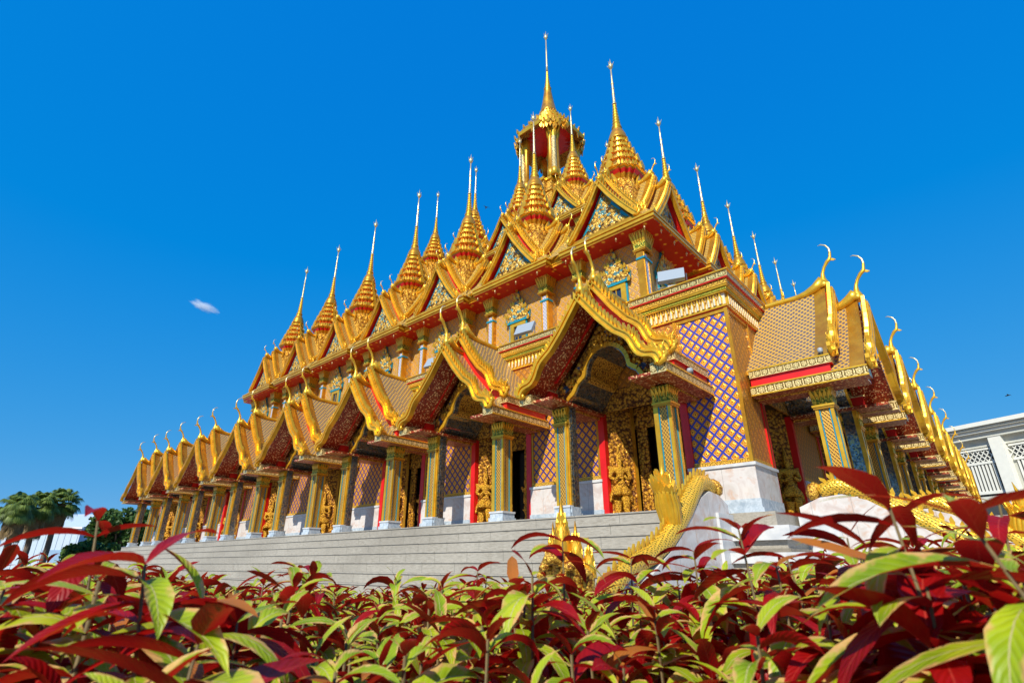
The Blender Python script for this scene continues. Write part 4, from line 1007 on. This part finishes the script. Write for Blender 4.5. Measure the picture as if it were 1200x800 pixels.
# ------------------------------------------------------------------ trees
def fan_palm(loc, H, crown, lab, seed):
    rg = np.random.default_rng(seed); r = empty('fan_palm', loc); tag(r, lab, 'palm tree', 'fan palms at the far left')
    m = MB(); m.tube([(0, 0, 0), (.1, .05, H * .4), (0, .1, H * .8), (0, 0, H)], [.32, .26, .24, .3], 8, 'bark'); m.build('trunk', r)
    V = []; F = []; I = []; nb = 0
    def fan(o, d, size, drop, mt):
        nonlocal nb
        d = d / np.linalg.norm(d); s = np.cross(d, [0, 0, 1.]); s /= max(1e-6, np.linalg.norm(s)); u = np.cross(s, d)
        for k in range(15):
            a = (k - 7) / 7 * 1.35; dir_ = d * math.cos(a) + s * math.sin(a); L_ = size * (1 - .25 * abs(a) / 1.35)
            q = np.cross(dir_, u); w = .075 * size
            b0 = o; b1 = o + dir_ * L_ * .55 + u * .05; b2 = o + dir_ * L_ * .95 - np.array([0, 0, drop * L_])
            V.extend([b0 - q * w * .2, b0 + q * w * .2, b1 + q * w, b1 - q * w, b2 + q * w * .15, b2 - q * w * .15])
            F.extend([(nb, nb + 1, nb + 2, nb + 3), (nb + 3, nb + 2, nb + 4, nb + 5)]); I.extend([mt, mt]); nb += 6
    for k in range(95):
        az = rg.uniform(0, 2 * math.pi); el = rg.uniform(-.7, 1.35); L = crown * rg.uniform(.35, .8)
        d = np.array([math.cos(az) * math.cos(el), math.sin(az) * math.cos(el), math.sin(el)])
        o = np.array([0, 0, H]) + d * L; dd = d + np.array([0, 0, -.35]); fan(o, dd, crown * .55, .45, 0)
    for k in range(80):
        az = rg.uniform(0, 2 * math.pi); d = np.array([math.cos(az) * .35, math.sin(az) * .35, -1.])
        o = np.array([math.cos(az) * .55, math.sin(az) * .55, H - rg.uniform(.0, 2.4)]); fan(o, d, crown * .5, .1, 1)
    mesh_obj('crown', np.array(V), np.array(F), ['palm_leaf', 'thatch'], parent=r, midx=np.array(I))
# bearings as plain positions
for i, (x, y, H, cr, lab) in enumerate(((*pxdir(48, 0, 75), 7.1, 1.7, 'tallest fan palm, right one of the far left clump'), (*pxdir(24, 0, 73), 6.5, 1.6, 'fan palm in the middle of the far left clump, its crown touching both neighbours'), (*pxdir(0, 0, 70), 6.1, 1.6, 'lowest fan palm at the left edge of the photo'))):
    fan_palm((x, y, GZ), H, cr, lab, 40 + i)
def leafy_tree(loc, H, rad, lab, seed):
    rg = np.random.default_rng(seed); r = empty('broadleaf_tree', loc); tag(r, lab, 'tree', 'leafy trees beyond the temple')
    m = MB(); m.tube([(0, 0, 0), (0, .1, H * .4), (.2, 0, H * .75)], [.3, .22, .1], 7, 'bark')
    for k in range(6):
        a = k * 1.05; m.tube([(0, 0, H * .4), (math.cos(a) * rad * .4, math.sin(a) * rad * .4, H * .65), (math.cos(a) * rad * .7, math.sin(a) * rad * .7, H * .8)], [.12, .08, .03], 5, 'bark')
    m.build('trunk', r)
    C = []; 
    for k in range(26):
        a = rg.uniform(0, 6.28); q = rg.uniform(0, 1) ** .5 * rad; C.append((math.cos(a) * q, math.sin(a) * q, H * .62 + rg.uniform(-.18, .34) * H * (1 - .5 * q / rad), rg.uniform(.5, 1.05) * rad * .36))
    pts = []
    for c in C:
        n_ = 150; d = rg.normal(size=(n_, 3)); d /= np.linalg.norm(d, axis=1)[:, None]; pts.append(np.array(c[:3]) + d * c[3] * rg.uniform(.6, 1.05, (n_, 1)))
    P = np.concatenate(pts); n_ = len(P); a = rg.normal(size=(n_, 3)); a /= np.linalg.norm(a, axis=1)[:, None]; b_ = np.cross(a, rg.normal(size=(n_, 3))); b_ /= np.linalg.norm(b_, axis=1)[:, None]
    s = .26; V = np.stack([P - a * s - b_ * s * .5, P + a * s - b_ * s * .5, P + a * s + b_ * s * .5, P - a * s + b_ * s * .5], 1).reshape(-1, 3); F = np.arange(n_ * 4).reshape(-1, 4)
    mesh_obj('crown', V, F, ['tree_leaf'], parent=r)
for i, (x, y, H, rad, lab) in enumerate(((*pxdir(130, 0, 85), 7.6, 3.2, 'low bushy green tree right of the white shed'), (*pxdir(150, 0, 88), 8.6, 3.4, 'green tree touching the far left end of the temple'), (*pxdir(172, 0, 90), 8.2, 3.4, 'green tree seen between the farthest temple pillars'), (*pxdir(104, 0, 78), 3.4, 2.2, 'small round green tree in front of the white shed'))):
    leafy_tree((x, y, GZ), H, rad, lab, 60 + i)

# ------------------------------------------------------------------ cloud and birds
def cloud():
    t = NT('cloud_vapour'); t.n.remove(t.b); v = t.n.new('ShaderNodeVolumePrincipled'); v.inputs['Color'].default_value = (1, 1, 1, 1); v.inputs['Anisotropy'].default_value = -.3
    o = t.obj(); d = t.n.new('ShaderNodeVectorMath'); d.operation = 'LENGTH'; t.l.new(o, d.inputs[0])
    dens = t.math('MULTIPLY', t.math('MAXIMUM', 0, t.math('SUBTRACT', t.math('ADD', t.math('SUBTRACT', 1, d.outputs['Value']), t.math('MULTIPLY', t.noise(o, 1.9, 5, .65), 1.7)), 1.05)), .14)
    t.l.new(dens, v.inputs['Density']); t.l.new(v.outputs[0], t.out.inputs['Volume'])
    m = MB(); m.lathe([(math.sin(a) * 1, -math.cos(a)) for a in np.linspace(.02, math.pi - .02, 12)], 16, (0, 0, 0), 'cloud_vapour')
    c = m.build('cloud'); x, y, z = pxray(239, 359, 1700)
    c.location = (x, y, z); c.scale = (46, 28, 13); c.rotation_euler = (0, R(15), math.atan2(y, x) - math.pi / 2); tag(c, 'small thin white cloud alone in the blue sky on the left', 'cloud')
cloud()
def bird(px, z, dist, lab):
    m = MB(); m.tube([(-.10, 0, 0), (0, 0, .01), (.12, 0, 0), (.2, 0, -.01)], [.01, .035, .03, .005], 6, 'bird_black')
    for s in (-1, 1): m.face([(-.03, 0, .01), (.07, 0, .01), (.02, s * .16, .06), (-.02, s * .15, .06)], 'bird_black'); m.face([(-.02, s * .15, .06), (.02, s * .16, .06), (-.04, s * .30, .0)], 'bird_black')
    o = m.build('bird'); o.location = pxray(px, z, dist); tag(o, lab, 'bird', 'birds in the sky'); o.rotation_euler.z = 1.2
bird(570, 243, 38, 'tiny dark bird flying just left of the central spires'); bird(1182, 463, 45, 'tiny dark bird in the sky above the grey building')

# ------------------------------------------------------------------ foreground planting: red and green leaved shrubs
NS = 7
def leaf_mesh(n_leaf, base, dirs, length, width, droop, fold, twist):
    """vectorised leaves: arching blades with a shallow V fold"""
    t_ = np.linspace(0, 1, NS + 1); wprof = np.sin(np.pi * np.clip(t_, 0, 1) ** .82) ** .85; wprof[0] = .06; wprof[-1] = .0
    az = np.arctan2(dirs[:, 1], dirs[:, 0]); el = np.arcsin(np.clip(dirs[:, 2], -1, 1))
    V = np.zeros((n_leaf, NS + 1, 3, 3)); UV = np.zeros((n_leaf, NS + 1, 3, 2)); p = base.copy()
    for i in range(NS + 1):
        e = el - droop * (t_[i] ** 1.1)
        f = np.stack([np.cos(az) * np.cos(e), np.sin(az) * np.cos(e), np.sin(e)], 1)
        if i: p = p + f * (length / NS)[:, None]
        s = np.stack([-np.sin(az), np.cos(az), np.zeros(n_leaf)], 1); up = np.cross(f, s)
        tw = twist * t_[i]; s2 = s * np.cos(tw)[:, None] + up * np.sin(tw)[:, None]; up2 = np.cross(f, s2)
        w = (width * wprof[i])[:, None]; wav = (1 + .10 * np.sin(i * 2.1 + az * 5))[:, None]
        V[:, i, 0] = p - s2 * w * wav + up2 * w * fold[:, None]; V[:, i, 1] = p; V[:, i, 2] = p + s2 * w * wav + up2 * w * fold[:, None]
        UV[:, i, :, 0] = t_[i]; UV[:, i, 0, 1] = -1; UV[:, i, 1, 1] = 0; UV[:, i, 2, 1] = 1
    idx = np.arange(n_leaf)[:, None] * ((NS + 1) * 3); F = []
    for i in range(NS):
        for j in range(2):
            a = i * 3 + j; F.append(np.stack([idx[:, 0] + a, idx[:, 0] + a + 3, idx[:, 0] + a + 4, idx[:, 0] + a + 1], 1))
    F = np.stack(F, 1).reshape(-1, 4)
    return V.reshape(-1, 3), F, UV.reshape(-1, 2)
def sprig_leaves(tops, height, L, rg, nodes=6, lean=.12, young=.55, e0=.95, ws=1.0, ds=1.0, ts=.5):
    """opposite leaves up a short leaning stem; tops (n,3) = tip positions"""
    n_ = len(tops); B = []; Dr = []; Ln = []; W = []; Dp = []; Fo = []; Tw = []; stems = []
    leanv = rg.normal(0, lean, (n_, 2)); a0 = rg.uniform(0, 2 * np.pi, n_)
    foot = tops - np.stack([leanv[:, 0] * height, leanv[:, 1] * height, np.full(n_, height)], 1)
    for k in range(nodes):
        f = 1 - (k / nodes) ** 1.15 * .78
        for s in range(2):
            a = a0 + k * np.pi / 2 + s * np.pi + rg.normal(0, .3, n_)
            p = foot + (tops - foot) * f; e = np.clip(e0 - k * .17 + rg.normal(0, .25, n_), -.15, 1.45)
            B.append(p); Dr.append(np.stack([np.cos(a) * np.cos(e), np.sin(a) * np.cos(e), np.sin(e)], 1))
            l = L * (young + (1 - young) * min(1, k / 2.2)) * rg.uniform(.75, 1.18, n_); Ln.append(l); W.append(l * ws * rg.uniform(.115, .175, n_))
            Dp.append(ds * rg.uniform(.7, 2.1, n_) * (.75 + .25 * min(1, k / 2))); Fo.append(rg.uniform(-.15, .75, n_)); Tw.append(rg.normal(0, ts, n_))
    C = lambda q: np.concatenate(q)
    return leaf_mesh(n_ * nodes * 2, C(B), C(Dr), C(Ln), C(W), C(Dp), C(Fo), C(Tw)), foot
# hedge mass: one sheet of soil and a dense field of sprigs, planted on the ground around the camera
def canopy(x, y):
    d = np.hypot(x, y); b = np.arctan2(y, x) - AZ          # bearing from the view axis, + is left
    z = -.115 - .052 * np.clip(d - .8, 0, 2.4) + .03 * np.sin(x * 3.1 + 1) * np.cos(y * 2.3) + .03 * np.sin(x * 7 + y * 5)
    z += .075 * np.clip((b - .25) / .5, 0, 1) * np.clip(d, 0, 1.6) + .09 * np.clip((-b - .18) / .4, 0, 1) * np.clip(d, 0, 1.5)
    return z
def field():
    rg = np.random.default_rng(5); P = []; placed = []
    for _ in range(52000):
        d = math.sqrt(rg.uniform(.50 ** 2, 5.2 ** 2)); b = rg.uniform(-1.05, 1.05); x, y = d * math.cos(AZ + b), d * math.sin(AZ + b)
        if d * math.cos(b) > 4.6 - .9 * math.cos(b * 2.5) * 0: continue
        P.append((x, y))
    P = np.array(P); keep = []; cell = {}
    for i, (x, y) in enumerate(P):
        r_ = .050 + .0065 * math.hypot(x, y); k = (int(x / .1), int(y / .1)); ok = True
        for a in (-1, 0, 1):
            for b in (-1, 0, 1):
                for j in cell.get((k[0] + a, k[1] + b), ()):
                    if (P[j][0] - x) ** 2 + (P[j][1] - y) ** 2 < r_ * r_: ok = False
        if ok: cell.setdefault(k, []).append(i); keep.append(i)
    P = P[keep]; z = canopy(P[:, 0], P[:, 1]) + rg.normal(0, .035, len(P)); d = np.hypot(P[:, 0], P[:, 1])
    z = np.where(d < .55, z - .06 - .10 * (0.55 - d), z)
    tops = np.stack([P[:, 0], P[:, 1], z], 1)
    (V, F, UV), foot = sprig_leaves(tops, .20, .100, rg, 9)
    hedge = mesh_obj('hedge_planting', V, F, ['leaf'], True, UV)
    tag(hedge, 'dense bed of red and green leaved shrubs filling the foreground', 'hedge', kind='stuff')
    s = MB()
    for i in range(0, len(foot), 1):
        f = foot[i]; s.tube([tuple(f - np.array([0, 0, .25])), tuple(tops[i])], [.004, .002], 3, 'stem')
    st = s.build('stems', hedge); st['kind'] = 'stuff'
    # dark lower foliage that closes the bed
    rg2 = np.random.default_rng(9); low = tops[rg2.integers(0, len(tops), 2600)] + rg2.normal(0, .04, (2600, 3)); low[:, 2] -= .20
    (V, F, UV), _ = sprig_leaves(low, .18, .12, rg2, 5); o = mesh_obj('lower_leaves', V, F, ['leaf'], True, UV, parent=hedge); o['kind'] = 'stuff'
field()
g = MB(); g.face([(-1.5, -4, GZ + .35), (6.4, -4, GZ + .35), (6.2, 3.6, GZ + .35), (3.5, 7.5, GZ + .35), (-5, 9, GZ + .35), (-5, -1, GZ + .35)], 'soil'); tag(g.build('planting_soil'), kind='structure')
def hero(name_label, bearing_px, dist, ztop, L, nodes, seed, height=.24, branches=3, spread=.07):
    rg = np.random.default_rng(seed); x, y = pxdir(bearing_px, 0, dist)
    r = empty('leafy_shrub', (x, y, GZ + .35)); tag(r, name_label, 'shrub', 'red leaved shrubs standing above the bed')
    tops = [np.array([0, 0, ztop - GZ - .35])]
    for k in range(branches):
        a = rg.uniform(0, 6.28); tops.append(np.array([math.cos(a) * spread * rg.uniform(.6, 1.5), math.sin(a) * spread * rg.uniform(.6, 1.5), ztop - GZ - .35 - rg.uniform(.03, .13)]))
    tops = np.array(tops); (V, F, UV), foot = sprig_leaves(tops, height, L, rg, nodes, .1, .85, .5, .88, .72, .25)
    mesh_obj('foliage', V, F, ['leaf_red'], True, UV, parent=r)
    m = MB()
    for f, t_ in zip(foot, tops): m.tube([(0, 0, 0), tuple((f * .6 + np.array([0, 0, f[2] * .2]))), tuple(f), tuple(t_)], [.006, .004, .0028, .0012], 6, 'stem')
    m.build('stem', r)
H_ = [('tall thin shrub with arching red leaves in front of the stairs and the serpent heads', 660, .95, .065, .125, 4, 1, 1),
      ('tallest shrub with long dark red leaves below the right-hand porches', 1060, .58, .075, .125, 4, 13, 2),
      ('shrub with big red leaves leaning out over the right edge of the photo', 1150, .50, .06, .14, 4, 3, 1),
      ('red leaved shrub just right of the golden flame mane', 872, .85, .075, .12, 4, 4, 1),
      ('shrub with large dark red leaves before the far left end of the temple', 170, .60, .03, .13, 5, 5, 2),
      ('slender shrub with one upright red leaf against the sky at the left', 100, .78, .075, .10, 3, 6, 0),
      ('bright red tipped shrub in the middle, rising before the lowest visible steps', 560, 1.35, .015, .13, 5, 7, 2),
      ('shrub with wide blurred green leaves in the bottom left corner', 80, .47, -.075, .16, 4, 8, 1),
      ('shrub with a broad glossy green leaf at the bottom, left of centre', 270, .5, -.07, .15, 4, 9, 1),
      ('small red tipped shrub before the steps, between the left and middle shrubs', 350, 1.5, .02, .12, 5, 10, 1),
      ('red and green shrub at the lower right between two taller shrubs', 960, .66, -.01, .12, 4, 31, 1),
      ('red and green shrub covering the foot of the left serpent wall', 740, 1.15, .04, .13, 5, 21, 2),
     ('shrub just right of the left serpent wall, in front of the white plinth', 815, 1.0, .05, .13, 5, 22, 2),
     ('shrub before the pale wall of the right serpent rail', 1000, .95, .065, .13, 5, 23, 3),
     ('shrub at the right edge hiding the foot of the grey building', 1195, .8, .09, .13, 5, 24, 3),
     ('pinkish green shrub low at the left edge of the photo', 12, .80, .0, .13, 4, 12, 1)]
for lab, px, d, z, L, nodes, seed, br in H_: hero(lab, px, d, z - .03, L * .84, nodes + 5, seed, branches=br + 1)
